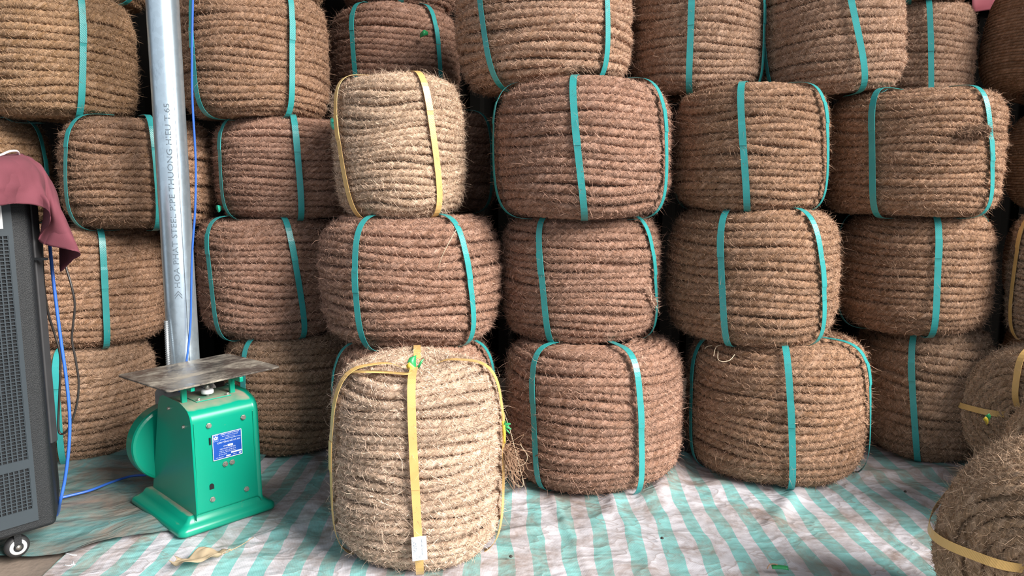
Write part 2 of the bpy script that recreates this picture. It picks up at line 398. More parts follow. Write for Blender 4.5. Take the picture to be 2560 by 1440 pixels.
for i in range(72):                                            # added ribbed back wall, keeps the gaps between coils dark
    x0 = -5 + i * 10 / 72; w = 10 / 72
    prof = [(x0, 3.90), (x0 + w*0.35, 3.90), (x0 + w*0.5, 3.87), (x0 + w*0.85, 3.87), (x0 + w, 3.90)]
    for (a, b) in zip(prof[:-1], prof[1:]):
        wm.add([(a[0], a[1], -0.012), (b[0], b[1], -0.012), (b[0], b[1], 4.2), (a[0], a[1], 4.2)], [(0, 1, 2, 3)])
w = wm.build('wall_back_shade', M_SHADE_WALL); w['kind'] = 'structure'
for (nm, x) in (('wall_left_light_block', -4.9), ('wall_right_light_block', 4.9)):
    o = MB().box((x-0.05, 1.9, -0.012), (x+0.05, 3.95, 4.2)).build(nm, M_SHADE_WALL); o['kind'] = 'structure'  # added side walls out of view, cut ambient light behind the stacks
c = MB().box((-5, 0.9, 4.2), (5, 4.0, 4.28)).build('ceiling_light_block', M_ROOF_BLOCK); c['kind'] = 'structure'  # added roof out of view, shuts out sky light over the stacks

rng = np.random.default_rng(11)
def waves(n, fmin, fmax, seed):
    r = np.random.default_rng(seed)
    a = r.uniform(0, 2*PI, n); k = r.uniform(fmin, fmax, n); p = r.uniform(0, 2*PI, n)
    def f(x, y):
        s = 0
        for i in range(n): s = s + np.sin((x*np.cos(a[i]) + y*np.sin(a[i]))*k[i] + p[i] + 1.3*np.sin(2.1*x*(i % 3) + 3.7*y))
        return s / n
    return f
W1, W2, W3 = waves(6, 6, 16, 1), waves(6, 14, 40, 2), waves(5, 30, 80, 3)
def seg_ridge(x, y, a, b, h, w):
    ax, ay = a; bx, by = b; dx, dy = bx-ax, by-ay
    t = np.clip(((x-ax)*dx + (y-ay)*dy) / (dx*dx+dy*dy), 0, 1)
    d2 = (x-ax-t*dx)**2 + (y-ay-t*dy)**2
    return h * np.exp(-d2 / (w*w)) * (1 - 0.6*t)
def ridge(x, y):
    z = 0
    for (p, q, h, w) in (((1705, 1150), (1630, 1250), 0.035, 0.045), ((2000, 1215), (1930, 1310), 0.020, 0.03), ((1560, 1225), (1480, 1330), 0.010, 0.03),
                         ((1800, 1210), (1900, 1250), 0.010, 0.04), ((1250, 1250), (1330, 1210), 0.010, 0.03), ((1500, 1200), (1640, 1440), 0.008, 0.018),
                         ((1380, 1240), (1480, 1440), 0.008, 0.015), ((2150, 1190), (2400, 1170), 0.02, 0.04), ((620, 1350), (820, 1290), 0.010, 0.02),
                         ((560, 1370), (800, 1340), 0.007, 0.015), ((1260, 1330), (1500, 1290), 0.007, 0.02)):
        a = atz(p[0], p[1], 0); b = atz(q[0], q[1], 0)
        z = z + seg_ridge(x, y, (a.x, a.y), (b.x, b.y), h, w)
    return z
def ztarp(x, y):
    return -0.004 + 0.005*W1(x, y) + 0.010*np.abs(W2(x, y)) + 0.003*np.abs(W3(x, y)) - 0.003 + ridge(x, y)
t = grid_sheet('striped_tarp', -1.19, 2.3, 1.35, 3.2, 420, 260, ztarp, M_TARP,
               xyf=lambda x, y: (x + np.where(x < -1.0, 0.03*np.sin(9*y) * (-(x+1.0)/0.19), 0), y))
tag(t, 'dirty tarpaulin with teal and off-white stripes spread under the rope coils', 'tarpaulin')
EDGE = [atz(-250, 1440, 0), atz(0, 1404, 0), atz(190, 1384, 0), atz(290, 1352, 0), atz(400, 1336, 0), atz(520, 1320, 0)]
ex = np.array([p.x for p in EDGE]); ey = np.array([p.y for p in EDGE])
def tealxy(x, y):
    y0 = np.interp(x, ex, ey)
    tt = (y - 1.9) / (3.0 - 1.9)
    return x, y0 + tt * (3.0 - y0)
def zteal(x, y):
    return 0.008 + 0.010*W1(x*1.3+2, y*1.5) + 0.014*np.abs(W2(x*0.7, y*1.4)) + 0.0015*W3(x, y)
t = grid_sheet('teal_tarp', -1.75, -0.90, 1.9, 3.0, 150, 170, zteal, M_TARP2, xyf=tealxy)
tag(t, 'crumpled dark teal tarpaulin under the black speaker', 'tarpaulin')

# ------------------------------------------------------------------ rope coil variants
def smooth_noise(n_knots, r, amp=1.0):
    k = r.normal(0, 1, n_knots + 4) * amp
    def f(x):
        x = np.clip(x, 0, n_knots - 1e-6); i = x.astype(int); t = x - i
        p0, p1, p2, p3 = k[i], k[i+1], k[i+2], k[i+3]
        return 0.5*((2*p1) + (p2-p0)*t + (2*p0-5*p1+4*p2-p3)*t*t + (3*p1-p0-3*p2+p3)*t**3)
    return f
def profile(R, h, rin, n_exp, belly=0.0, dip=0.0):
    """outer envelope from the inner top edge over the side to the inner bottom edge"""
    rm = 0.45 * R
    a = np.linspace(PI/2, -PI/2, 400)
    c, s = np.cos(a), np.sin(a)
    rho = rm + (R - rm) * np.abs(c)**(2/n_exp)
    z = h/2 + h/2 * np.sign(s) * np.abs(s)**(2/n_exp)
    k = max(2, int((rm - rin) / 0.004))
    ri = np.linspace(rin, rm, k)[:-1]
    dz = dip * ((rm - ri) / max(1e-6, rm - rin))**2
    rho = np.concatenate([ri, rho, ri[::-1]]); z = np.concatenate([h - dz, z, dz[::-1]])
    rho = rho * (1 - belly * ((z - 0.45*h) / (h/2))**2 * (rho > rm))
    d = np.concatenate([[0], np.cumsum(np.hypot(np.diff(rho), np.diff(z)))])
    return d, rho, z
def make_coil(name, R, h, dia, seed, rin=0.45, n_exp=3.6, belly=0.03, ds=0.006, na=10, wob=1.0, fibres=16000, flen=1.0, dip=0.0, lay=2.7, slope=0.0, clampz=True):
    r = np.random.default_rng(seed)
    r0 = dia / 2
    d, prho, pz = profile(R - r0*0.94, h - dia*0.94, rin*R, n_exp, belly, dip)
    pz = pz + r0*0.94
    L = d[-1]
    pitch = dia * 0.86
    # integrate the winding: dphi = ds/rho, travel along profile = pitch per turn
    rows = []; p = 0.0; phi = 0.0
    while p < L:
        rho = np.interp(p, d, prho)
        rows.append((p, phi)); dphi = ds / max(rho, 0.03); phi += dphi; p += pitch * dphi / (2*PI)
    A = np.array(rows); P, PH = A[:, 0], A[:, 1]
    nk = int(PH[-1] / 0.55) + 4
    n1, n2, n3 = smooth_noise(nk, r, 0.16), smooth_noise(nk, r, 0.17), smooth_noise(nk, r, 0.045)
    g = [(r.integers(1, 5), r.uniform(2, 14), r.uniform(0, 2*PI), r.normal(0, 1)) for _ in range(7)]
    gl = sum(am * np.sin(k*PH + q*P/0.1*0.3 + ph) for (k, q, ph, am) in g) / 2.6
    P2 = np.clip(P + pitch * wob * (n1(PH/0.55) + 0.30*gl) + slope*np.sin(PH), 0, L)
    rho = np.interp(P2, d, prho); z = np.interp(P2, d, pz)
    e = 0.004
    tr = np.interp(np.clip(P2+e, 0, L), d, prho) - np.interp(np.clip(P2-e, 0, L), d, prho)
    tz = np.interp(np.clip(P2+e, 0, L), d, pz) - np.interp(np.clip(P2-e, 0, L), d, pz)
    ln = np.hypot(tr, tz) + 1e-9; tr, tz = tr/ln, tz/ln
    nr, nz = -tz, tr                                              # outward normal in the profile plane
    off = r0 * wob * n2(PH/0.55) + 0.004*np.sin(2*PH + seed) + 0.003*np.sin(3*PH + 2*seed)
    rho = rho + nr*off; z = z + nz*off
    cph, sph = np.cos(PH), np.sin(PH)
    C = np.stack([rho*cph, rho*sph, z], -1)
    Nn = np.stack([nr*cph, nr*sph, nz], -1)
    Bn = np.stack([-tr*cph, -tr*sph, -tz], -1)
    S = np.arange(len(P)) * ds
    th = np.radians(np.linspace(-118, 118, na))
    k = 2*PI / (lay * dia)
    rad = r0 * (1 + n3(PH/0.55))
    al = (th[None, :] - k*S[:, None]) % (2*PI/3) - PI/3
    lobe = 0.52*np.cos(al) + np.sqrt(np.maximum(0.02, 0.48**2 - (0.52*np.sin(al))**2))
    jit = r.normal(0, 0.06, al.shape)
    rr = rad[:, None] * (0.52 + 0.48*lobe + jit)
    V = C[:, None, :] + rr[..., None] * (np.cos(th)[None, :, None]*Nn[:, None, :] + np.sin(th)[None, :, None]*Bn[:, None, :])
    n = len(P)
    uv = np.stack([np.repeat(S[:, None], na, 1), (th[None, :] - k*S[:, None]) * r0], -1)
    idx = np.arange(n*na).reshape(n, na)
    q = np.stack([idx[:-1, :-1], idx[:-1, 1:], idx[1:, 1:], idx[1:, :-1]], -1).reshape(-1, 4)
    # inner windings that close the coil behind the outer layer
    m, nn = 40, 48
    dd = np.linspace(0, L, m); cr = np.interp(dd, d, prho); cz = np.interp(dd, d, pz)
    hc = h/2; cr2 = np.maximum(rin*R*0.97, cr - r0*0.55); cz2 = hc + (cz - hc) * (1 - r0*1.1/h)
    cr2 = np.append(cr2, cr2[0]); cz2 = np.append(cz2, cz2[0]); m += 1
    aa = np.linspace(0, 2*PI, nn + 1)
    CV = np.stack([cr2[:, None]*np.cos(aa), cr2[:, None]*np.sin(aa), np.repeat(cz2[:, None], nn+1, 1)], -1)
    ci = n*na + np.arange(m*(nn+1)).reshape(m, nn+1)
    cq = np.stack([ci[:-1, :-1], ci[1:, :-1], ci[1:, 1:], ci[:-1, 1:]], -1).reshape(-1, 4)
    cuv = np.stack([np.repeat(aa[None, :]*R, m, 0), np.repeat(dd[:, None] if len(dd) == m else np.append(dd, 0)[:, None], nn+1, 1)], -1)
    VV = np.concatenate([V.reshape(-1, 3), CV.reshape(-1, 3)]); UV = np.concatenate([uv.reshape(-1, 2), cuv.reshape(-1, 2)])
    me = np_mesh(name + ' rope', VV, np.concatenate([q, cq]), np.zeros((0, 3), np.int32), M_ROPE, UV)
    # loose fibres
    F = fibres
    i = r.integers(2, n-2, F)
    T = np.roll(C, -1, 0) - C; T[-1] = T[-2]; T /= np.linalg.norm(T, axis=1, keepdims=True) + 1e-9
    tj = np.radians(r.uniform(-105, 105, F)); j = np.interp(tj, th, np.arange(na)).astype(int)
    root = V[i, j]
    outn = np.cos(th[j])[:, None]*Nn[i] + np.sin(th[j])[:, None]*Bn[i]
    side = np.cross(T[i], outn)
    sg = np.where(r.random(F) < 0.5, -1, 1)[:, None]
    length = (0.007 + 0.006*r.gamma(1.6, 0.9, F) + np.where(r.random(F) < 0.09, r.uniform(0.01, 0.05, F), 0)) * flen
    length = np.minimum(length, 0.075)[:, None]
    tuft = r.random(F) < 0.5
    length = np.where(tuft[:, None], r.uniform(0.008, 0.017, F)[:, None], length)
    up = np.where(tuft, r.uniform(0.06, 0.38, F), r.uniform(0.05, 0.6, F))[:, None]
    dirn = sg*T[i]*r.uniform(0.3, 1.0, F)[:, None] + outn*up + side*(0.55*sg + r.normal(0, 0.35, F)[:, None])
    dirn /= np.linalg.norm(dirn, axis=1, keepdims=True)
    bend = r.normal(0, 0.45, (F, 3)) - outn*r.uniform(-0.2, 0.9, F)[:, None] + np.array([0, 0, -0.15])
    p1 = root + dirn*length*0.5
    d2 = dirn + bend; d2 /= np.linalg.norm(d2, axis=1, keepdims=True)
    p2 = p1 + d2*length*0.5
    if clampz:
        p1[:, 2] = np.clip(p1[:, 2], 0.001, h - 0.001); p2[:, 2] = np.clip(p2[:, 2], -0.002, h + 0.002)
    wv = np.cross(dirn, outn + r.normal(0, 0.5, (F, 3))); wv /= np.linalg.norm(wv, axis=1, keepdims=True) + 1e-9
    wd = np.where(tuft, r.uniform(0.00045, 0.0009, F), r.uniform(0.0003, 0.00055, F))[:, None]
    r_in = root - outn*0.001
    FV = np.stack([r_in - wv*wd, r_in + wv*wd, p1 + wv*wd*0.8, p1 - wv*wd*0.8, p2], 1).reshape(-1, 3)
    b = np.arange(F)[:, None]*5
    fq = b + np.array([[0, 1, 2, 3]]); ft = b + np.array([[3, 2, 4]])
    fm = np_mesh(name + ' fibres', FV, fq, ft, M_FIB, None, smooth=False)
    return dict(R=R, h=h, dia=dia, rope=me, fib=fm, n_exp=n_exp, belly=belly, rin=rin, dip=dip)

VAR = {}
for i in range(4):
    VAR['b%d' % i] = make_coil('brown coil %d' % i, 0.30, 0.43, (0.0285, 0.0270, 0.0295, 0.0280, 0.0265, 0.0290)[i], 21 + i, n_exp=(5.0, 5.6, 4.6, 5.2, 6.0, 5.0)[i], fibres=90000, belly=(0.04, 0.02, 0.05, 0.03, 0.03, 0.04)[i], wob=(1.0, 0.9, 1.15, 1.0, 0.9, 1.1)[i])
VAR['t0'] = make_coil('pale coil 0', 0.232, 0.55, 0.0250, 51, rin=0.10, clampz=False, n_exp=5.2, belly=0.05, ds=0.005, fibres=80000, dip=0.03, wob=1.2, slope=0.010)
VAR['t1'] = make_coil('pale coil 1', 0.232, 0.46, 0.0245, 52, rin=0.10, clampz=False, n_exp=5.0, belly=0.04, ds=0.005, fibres=80000, dip=0.03, wob=1.0, slope=0.006)
VAR['g'] = make_coil('fine coil', 0.34, 0.46, 0.0135, 61, rin=0.5, n_exp=3.4, belly=0.05, ds=0.009, na=6, fibres=12000, flen=0.6, wob=0.5)

def strap(coil, th, a_top, a_bot, kind, width=0.021, name='strap', over=True, seam=0.5):
    """flat band that follows the coil from the hole over the side and under it; a_* = azimuth at the top and bottom edge"""
    v = VAR[coil['var']]; R, h = coil['R'], coil['h']
    d, rho, z = profile(R, h, max(0.16, v['rin']*0.8)*R, v['n_exp'], v['belly'], v['dip'])
    n = 64
    s = np.linspace(0, d[-1], n); rr = np.interp(s, d, rho); zz = np.interp(s, d, z)
    tr = np.gradient(rr); tz = np.gradient(zz); ln = np.hypot(tr, tz); nr, nz = -tz/ln, tr/ln
    V = []; UV = []; Fq = []
    rnd = random.Random(int(a_top*1000) + int(R*1e5))
    ph = rnd.uniform(0, 6)
    ks = seam + rnd.uniform(-0.1, 0.1)
    for i in range(n):
        f = i/(n-1)
        fz = 1 - zz[i]/h
        a = a_top + (a_bot - a_top)*fz + 0.012*math.sin(5*f + ph)
        lift = 0.0115 + 0.0012*math.sin(9*f + ph) + (0.0012 if ks-0.12 < f < ks else 0.0)
        cr, cz = rr[i] + nr[i]*lift, zz[i] + nz[i]*lift
        rad = Vector((math.sin(a), -math.cos(a), 0)); tan = Vector((math.cos(a), math.sin(a), 0))
        wd = width*0.5 * (1.0 if not (ks-0.12 < f < ks) else 1.03)
        ctr = rad*cr + Vector((0, 0, cz)); nn = rad*nr[i] + Vector((0, 0, nz[i]))
        for (sx, off) in ((-1, 0.0), (1, 0.0), (1, -0.0012), (-1, -0.0012)):
            V.append(ctr + tan*sx*wd + nn*off); UV.append((sx*wd, s[i]))
    for i in range(n-1):
        for k in range(4):
            a, b = i*4+k, i*4+(k+1) % 4
            Fq.append((a, a+4, b+4, b))
    Fq += [(0, 1, 2, 3), tuple((n-1)*4+k for k in (3, 2, 1, 0))]
    me = np_mesh(name, np.array([tuple(p) for p in V]), np.array(Fq), np.zeros((0, 3), np.int32), M_TEAL if kind == 'teal' else M_YEL, np.array(UV), smooth=False)
    o = link(bpy.data.objects.new(name, me), th)
    # heat-sealed overlap: the loose end of the band lies on top as a short second layer
    if over:
        i1 = int(ks*(n-1)); i0 = i1 - 6
        V2 = []; UV2 = []
        for i in range(i0, i1+1):
            for k in (0, 1, 2, 3):
                p = V[i*4+k]; c = (V[i*4]+V[i*4+1])/2
                out = (V[i*4]-V[i*4+3]).normalized()
                V2.append(c + (p-c)*1.02 + out*0.0016); UV2.append(UV[i*4+k])
        m = i1-i0+1
        F2 = [(i*4+k, i*4+k+4, i*4+(k+1) % 4+4, i*4+(k+1) % 4) for i in range(m-1) for k in range(4)] + [(0, 1, 2, 3), tuple((m-1)*4+k for k in (3, 2, 1, 0))]
        me2 = np_mesh('strap_overlap', np.array([tuple(p) for p in V2]), np.array(F2), np.zeros((0, 3), np.int32), me.materials[0], np.array(UV2), smooth=False)
        link(bpy.data.objects.new('strap_overlap', me2), o)
    return o

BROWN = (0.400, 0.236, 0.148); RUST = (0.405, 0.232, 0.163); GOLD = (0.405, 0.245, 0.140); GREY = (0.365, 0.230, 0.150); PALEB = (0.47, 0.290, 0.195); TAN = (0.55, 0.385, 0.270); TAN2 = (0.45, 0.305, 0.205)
CNT = [0]
def slope_px(px, z, Y):
    zc = Y*cp + (CAMH - z)*sp
    return (px - 1280) / FPX * zc / Y
def coil(x0, x1, Yf, z0, h, var, col, label, straps=(), kind='teal', tilt=(0, 0), group='strapped coir rope coils', dx=0.0, name='rope_coil', spin=None, back=True, swidth=0.021, flip=None):
    CNT[0] += 1
    zm = z0 + h/2
    r = 0.3
    for _ in range(12):
        Yc = Yf + r
        a0, a1 = math.atan(slope_px(x0, zm, Yc)), math.atan(slope_px(x1, zm, Yc))
        am, hf = (a0+a1)/2, (a1-a0)/2
        r = Yc/math.cos(am) * math.sin(hf)
    Yc = Yf + r; Xc = Yc*math.tan(am) + dx
    th = empty(name, (Xc, Yc, z0), (math.radians(tilt[0]), math.radians(tilt[1]), 0))
    tag(th, label, 'rope coil', group)
    v = VAR[var]; c = dict(var=var, R=r, h=h)
    rnd = random.Random(CNT[0]*7 + 3)
    sz = rnd.randrange(4)*PI/2 if spin is None else spin
    fl_ = (rnd.random() < 0.5) if flip is None else flip
    k = rnd.uniform(0.93, 1.07)
    for nm, me in (('rope', v['rope']), ('loose_fibres', v['fib'])):
        o = link(bpy.data.objects.new(nm, me), th)
        o.scale = (r/v['R'], r/v['R'], h/v['h'])
        o.rotation_euler = (PI if fl_ else 0, 0, sz)
        if fl_: o.location = (0, 0, h)
        o.color = (col[0]*k, col[1]*k, col[2]*k, 1)
        if nm == 'loose_fibres': o['kind'] = 'stuff'
    def azim(px, z):
        m = slope_px(px, z, Yf + 0.05)
        # ray X = m*Y against the circle
        A = 1 + m*m; B = -2*(m*Xc + Yc); Cc = Xc*Xc + Yc*Yc - r*r
        D = max(0.0, B*B - 4*A*Cc)
        Y = (-B - math.sqrt(D)) / (2*A); X = m*Y
        return math.atan2(X - Xc, -(Y - Yc))
    azs = []
    for s in straps:
        xt, xb = s if isinstance(s, tuple) else (s, s)
        at, ab = azim(xt, z0 + h*0.85), azim(xb, z0 + h*0.15)
        azs.append((at+ab)/2)
        strap(c, th, at, ab, kind, swidth, seam=0.46)
    if back and azs:
        m = sum(azs)/len(azs) + PI
        for q in ((m-0.7, m+0.7) if len(azs) < 3 else (m,)): strap(c, th, q, q+0.05, kind, swidth, over=False)
    c['obj'] = th; c['X'], c['Y'], c['z0'] = Xc, Yc, z0
    c['azim'] = azim
    return c

# ------------------------------------------------------------------ the wall of coils
C_ = {}
# stack by the speaker
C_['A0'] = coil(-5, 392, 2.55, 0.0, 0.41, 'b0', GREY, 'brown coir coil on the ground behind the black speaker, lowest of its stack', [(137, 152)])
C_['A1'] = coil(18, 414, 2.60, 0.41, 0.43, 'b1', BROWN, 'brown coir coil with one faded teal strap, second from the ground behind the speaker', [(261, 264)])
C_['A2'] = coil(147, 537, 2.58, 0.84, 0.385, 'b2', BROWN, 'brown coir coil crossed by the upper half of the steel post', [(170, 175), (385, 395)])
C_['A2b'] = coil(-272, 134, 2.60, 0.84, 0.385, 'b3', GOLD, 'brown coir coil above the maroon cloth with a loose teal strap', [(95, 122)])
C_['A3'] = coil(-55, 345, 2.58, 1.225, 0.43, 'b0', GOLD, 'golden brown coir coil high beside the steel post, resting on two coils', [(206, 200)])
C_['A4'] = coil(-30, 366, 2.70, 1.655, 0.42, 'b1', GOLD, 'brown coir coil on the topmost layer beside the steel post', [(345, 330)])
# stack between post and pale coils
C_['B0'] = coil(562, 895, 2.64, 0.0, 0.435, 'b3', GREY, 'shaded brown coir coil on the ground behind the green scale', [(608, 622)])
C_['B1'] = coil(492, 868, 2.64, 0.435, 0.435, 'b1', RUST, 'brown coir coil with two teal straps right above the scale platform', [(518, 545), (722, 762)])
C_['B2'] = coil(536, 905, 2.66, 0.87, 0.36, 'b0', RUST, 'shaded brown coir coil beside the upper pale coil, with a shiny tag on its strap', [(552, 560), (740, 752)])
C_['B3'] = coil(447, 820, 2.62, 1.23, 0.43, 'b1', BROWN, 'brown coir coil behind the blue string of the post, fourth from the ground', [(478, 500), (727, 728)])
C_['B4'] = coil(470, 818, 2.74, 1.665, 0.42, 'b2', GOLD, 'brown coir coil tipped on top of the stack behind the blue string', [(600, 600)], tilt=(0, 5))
# stack carrying the upper pale coil
C_['C1'] = coil(836, 1240, 2.29, 0.0, 0.47, 'b0', RUST, 'reddish brown coir coil hidden behind the pale coil that stands on the tarpaulin', [(838, 838), (1232, 1235)])
C_['C2'] = coil(800, 1248, 2.30, 0.47, 0.42, 'b2', RUST, 'wide brown coir coil carrying the pale coil, with two curved teal straps', [(888, 905), (1155, 1188)])
C_['C3'] = coil(838, 1172, 2.36, 0.89, 0.445, 't1', TAN, 'pale tan coir coil with two yellow straps set on top of a brown coil', [(848, 880), (1075, 1102)], kind='yellow', tilt=(0, -2.0), group='pale coir rope coils', flip=False)
# next stack
C_['D0'] = coil(1262, 1705, 2.28, 0.0, 0.47, 'b1', RUST, 'brown coir coil on the tarpaulin right beside the standing pale coil, with two teal straps', [(1330, 1345), (1588, 1605)])
C_['D1'] = coil(1250, 1650, 2.40, 0.47, 0.42, 'b3', RUST, 'brown coir coil with a protruding rope end beside its side strap', [(1342, 1372), (1615, 1640)])
C_['D2'] = coil(1236, 1682, 2.31, 0.89, 0.43, 'b0', RUST, 'brown coir coil with a slanting teal strap at the height of the upper pale coil', [(1430, 1462), (1655, 1660), (1238, 1248)])
C_['D3'] = coil(1146, 1592, 2.47, 1.315, 0.43, 'b2', PALEB, 'large brown coir coil overhanging the top of its stack beside the upper pale coil', [(1200, 1232), (1522, 1520)], tilt=(0, -2.5))
# next stack
C_['E0'] = coil(1716, 2176, 2.335, 0.0, 0.47, 'b1', BROWN, 'brown coir coil on the tarpaulin with a strap down its middle and one pale fibre', [(1738, 1730), (1965, 1985), (2160, 2168)])
C_['E1'] = coil(1666, 2104, 2.36, 0.47, 0.44, 'b0', BROWN, 'brown coir coil bulging forward, second from the ground between two other stacks', [(1800, 1812), (2035, 2062)])
C_['E2'] = coil(1682, 2074, 2.39, 0.91, 0.40, 'b3', BROWN, 'brown coir coil third from the ground with one straight teal strap and one edge strap', [(1850, 1868), (2056, 2062)])
C_['E3'] = coil(1578, 1912, 2.62, 1.31, 0.43, 'b1', PALEB, 'brown coir coil topping the stack with a straight upright teal strap', [(1728, 1724), (1906, 1900)])
# stack behind the coils that lie on their sides
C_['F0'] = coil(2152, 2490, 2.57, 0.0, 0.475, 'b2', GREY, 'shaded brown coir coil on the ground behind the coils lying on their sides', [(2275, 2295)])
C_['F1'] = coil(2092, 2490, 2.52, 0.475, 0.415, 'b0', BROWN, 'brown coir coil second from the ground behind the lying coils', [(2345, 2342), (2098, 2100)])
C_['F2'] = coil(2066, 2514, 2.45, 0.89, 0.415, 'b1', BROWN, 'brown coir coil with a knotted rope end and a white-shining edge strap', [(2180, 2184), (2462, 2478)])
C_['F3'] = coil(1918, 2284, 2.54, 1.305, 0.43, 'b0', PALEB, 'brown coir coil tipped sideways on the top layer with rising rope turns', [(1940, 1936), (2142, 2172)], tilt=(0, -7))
# back row
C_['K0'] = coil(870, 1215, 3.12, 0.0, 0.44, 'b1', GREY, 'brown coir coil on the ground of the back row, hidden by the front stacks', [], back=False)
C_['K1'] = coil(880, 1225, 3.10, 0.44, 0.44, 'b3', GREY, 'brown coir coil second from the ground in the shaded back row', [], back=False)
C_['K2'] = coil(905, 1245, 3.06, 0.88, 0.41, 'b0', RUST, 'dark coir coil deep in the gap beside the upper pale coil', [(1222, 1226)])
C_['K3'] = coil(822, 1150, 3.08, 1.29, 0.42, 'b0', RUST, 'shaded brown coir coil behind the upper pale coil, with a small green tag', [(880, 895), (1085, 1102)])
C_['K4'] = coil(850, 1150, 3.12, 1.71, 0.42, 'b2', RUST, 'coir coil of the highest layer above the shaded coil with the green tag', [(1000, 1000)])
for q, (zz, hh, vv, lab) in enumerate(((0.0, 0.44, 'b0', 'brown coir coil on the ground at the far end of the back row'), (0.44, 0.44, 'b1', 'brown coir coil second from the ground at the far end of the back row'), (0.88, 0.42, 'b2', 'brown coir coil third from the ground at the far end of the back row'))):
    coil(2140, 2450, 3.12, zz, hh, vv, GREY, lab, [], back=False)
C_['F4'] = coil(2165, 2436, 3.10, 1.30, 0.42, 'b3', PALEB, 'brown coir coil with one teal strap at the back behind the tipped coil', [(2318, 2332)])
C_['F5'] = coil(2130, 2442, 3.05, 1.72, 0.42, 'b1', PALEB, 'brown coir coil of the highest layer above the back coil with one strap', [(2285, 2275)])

# fine-rope coils behind the right-hand group
coil(2500, 2960, 2.86, 0.0, 0.44, 'g', BROWN, 'fine coir rope coil at the ground of the far pile beside the stacks', [], back=False, group='fine coir rope coils')
coil(2505, 2965, 2.84, 0.44, 0.44, 'g', BROWN, 'fine coir rope coil second from the ground in the far pile beside the stacks', [], back=False, group='fine coir rope coils')
coil(2508, 2970, 2.82, 0.88, 0.42, 'g', BROWN, 'shaded fine coir rope coil beneath the leaning fine coil', [], back=False, group='fine coir rope coils')
coil(2428, 2930, 2.82, 1.33, 0.48, 'g', BROWN, 'large leaning coil of fine coir rope topping the far pile', [], back=False, group='fine coir rope coils', tilt=(0, 10))

# pale coils of the right-hand group
C_['H2'] = coil(2516, 2890, 2.36, 0.462, 0.44, 't0', TAN2, 'pale coir coil with a bowed yellow strap standing above the lying coils', [(2552, 2528)], kind='yellow', group='pale coir rope coils', swidth=0.018)

C_['FRONT'] = coil(828, 1258, 1.795, 0.0, 0.515, 't0', (0.60, 0.425, 0.310), 'tall pale coir coil standing alone on the striped tarpaulin with a paper label', [(1030, 1046), (840, 838), (1252, 1248)], kind='yellow', group='pale coir rope coils', swidth=0.0205, flip=False, spin=PI/2)

def lying(px, py, Y, R, h, var, col, axis_az, label, straps, spin=0.3, tilt=0):
    """coil resting on its side: its end face looks towards azimuth axis_az (0 = to the camera side)"""
    p = aty(px, py, Y)
    th = empty('rope_coil', (p.x, p.y, R + 0.002))
    th.rotation_mode = 'XYZ'
    ax = Vector((math.sin(axis_az), -math.cos(axis_az), tilt)).normalized()
    th.rotation_euler = ax.to_track_quat('Z', 'Y').to_euler()
    tag(th, label, 'rope coil', 'pale coir rope coils')
    v = VAR[var]; c = dict(var=var, R=R, h=h)
    for nm, me in (('rope', v['rope']), ('loose_fibres', v['fib'])):
        o = link(bpy.data.objects.new(nm, me), th)
        o.scale = (R/v['R'], R/v['R'], h/v['h']); o.location = (0, 0, -h); o.rotation_euler = (0, 0, spin)
        o.color = (*col, 1)
        if nm == 'loose_fibres': o['kind'] = 'stuff'
    for a in straps:
        s = strap(c, th, math.radians(a), math.radians(a), 'yellow', 0.020, over=False); s.location = (0, 0, -h)
    return th
L1 = lying(2535, 1045, 2.42, 0.230, 0.34, 't1', (0.47, 0.315, 0.205), math.radians(-60), 'pale coir coil lying on its side with a yellow strap knot on its end face', [270, 0, 90, 180], spin=0)
L2 = lying(2690, 1155, 1.97, 0.230, 0.36, 't1', (0.47, 0.315, 0.205), math.radians(-66), 'pale coir coil lying on its side between the knotted coil and the foremost coil', [200, 20], spin=PI)
L3 = lying(2604, 1450, 1.42, 0.215, 0.36, 't0', (0.46, 0.305, 0.195), math.radians(-40), 'foremost pale coir coil lying on its side on the tarpaulin', [262, 82], spin=PI/2)

def keep_world(o, parent):
    """hang a part that was built in world coordinates under its thing"""
    bpy.context.view_layer.update()
    o.parent = parent; o.matrix_parent_inverse = parent.matrix_world.inverted(); return o

# ------------------------------------------------------------------ steel post with footing, rebar and cord
PX, PY = -1.088, 2.465
post = empty('steel_post', (PX, PY, 0.33)); tag(post, 'round galvanised steel post with stamped lettering in front of the coils', 'post')
pr = 0.0485
pm = MB().lathe([(pr, 0.0), (pr, 3.87), (pr-0.004, 3.87), (pr-0.004, 0.0)], 64, cap=False).build('pipe', M_GALV, post, smooth=False)
pm.data.shade_smooth()
seam = MB(); a = math.radians(12)
seam.tube([(math.cos(-PI/2+a+0.55)*pr, math.sin(-PI/2+a+0.55)*pr, z) for z in (0.0, 1.0, 2.0, 3.87)], 0.0011, 6).build('weld_seam', M_GALV, post, smooth=True)
def wrap_text(txt, size, z0, az, mat, name, stretch=1.0):
    v, f = text_mesh(txt, size, 'LEFT'); out = []
    for p in v:                                                   # text runs up the pipe, letters turned on their side
        aa = az - p.y/pr
        out.append((math.sin(aa)*(pr+0.0005), -math.cos(aa)*(pr+0.0005), z0 + p.x*stretch))
    return mesh(name, out, f, mat, post)
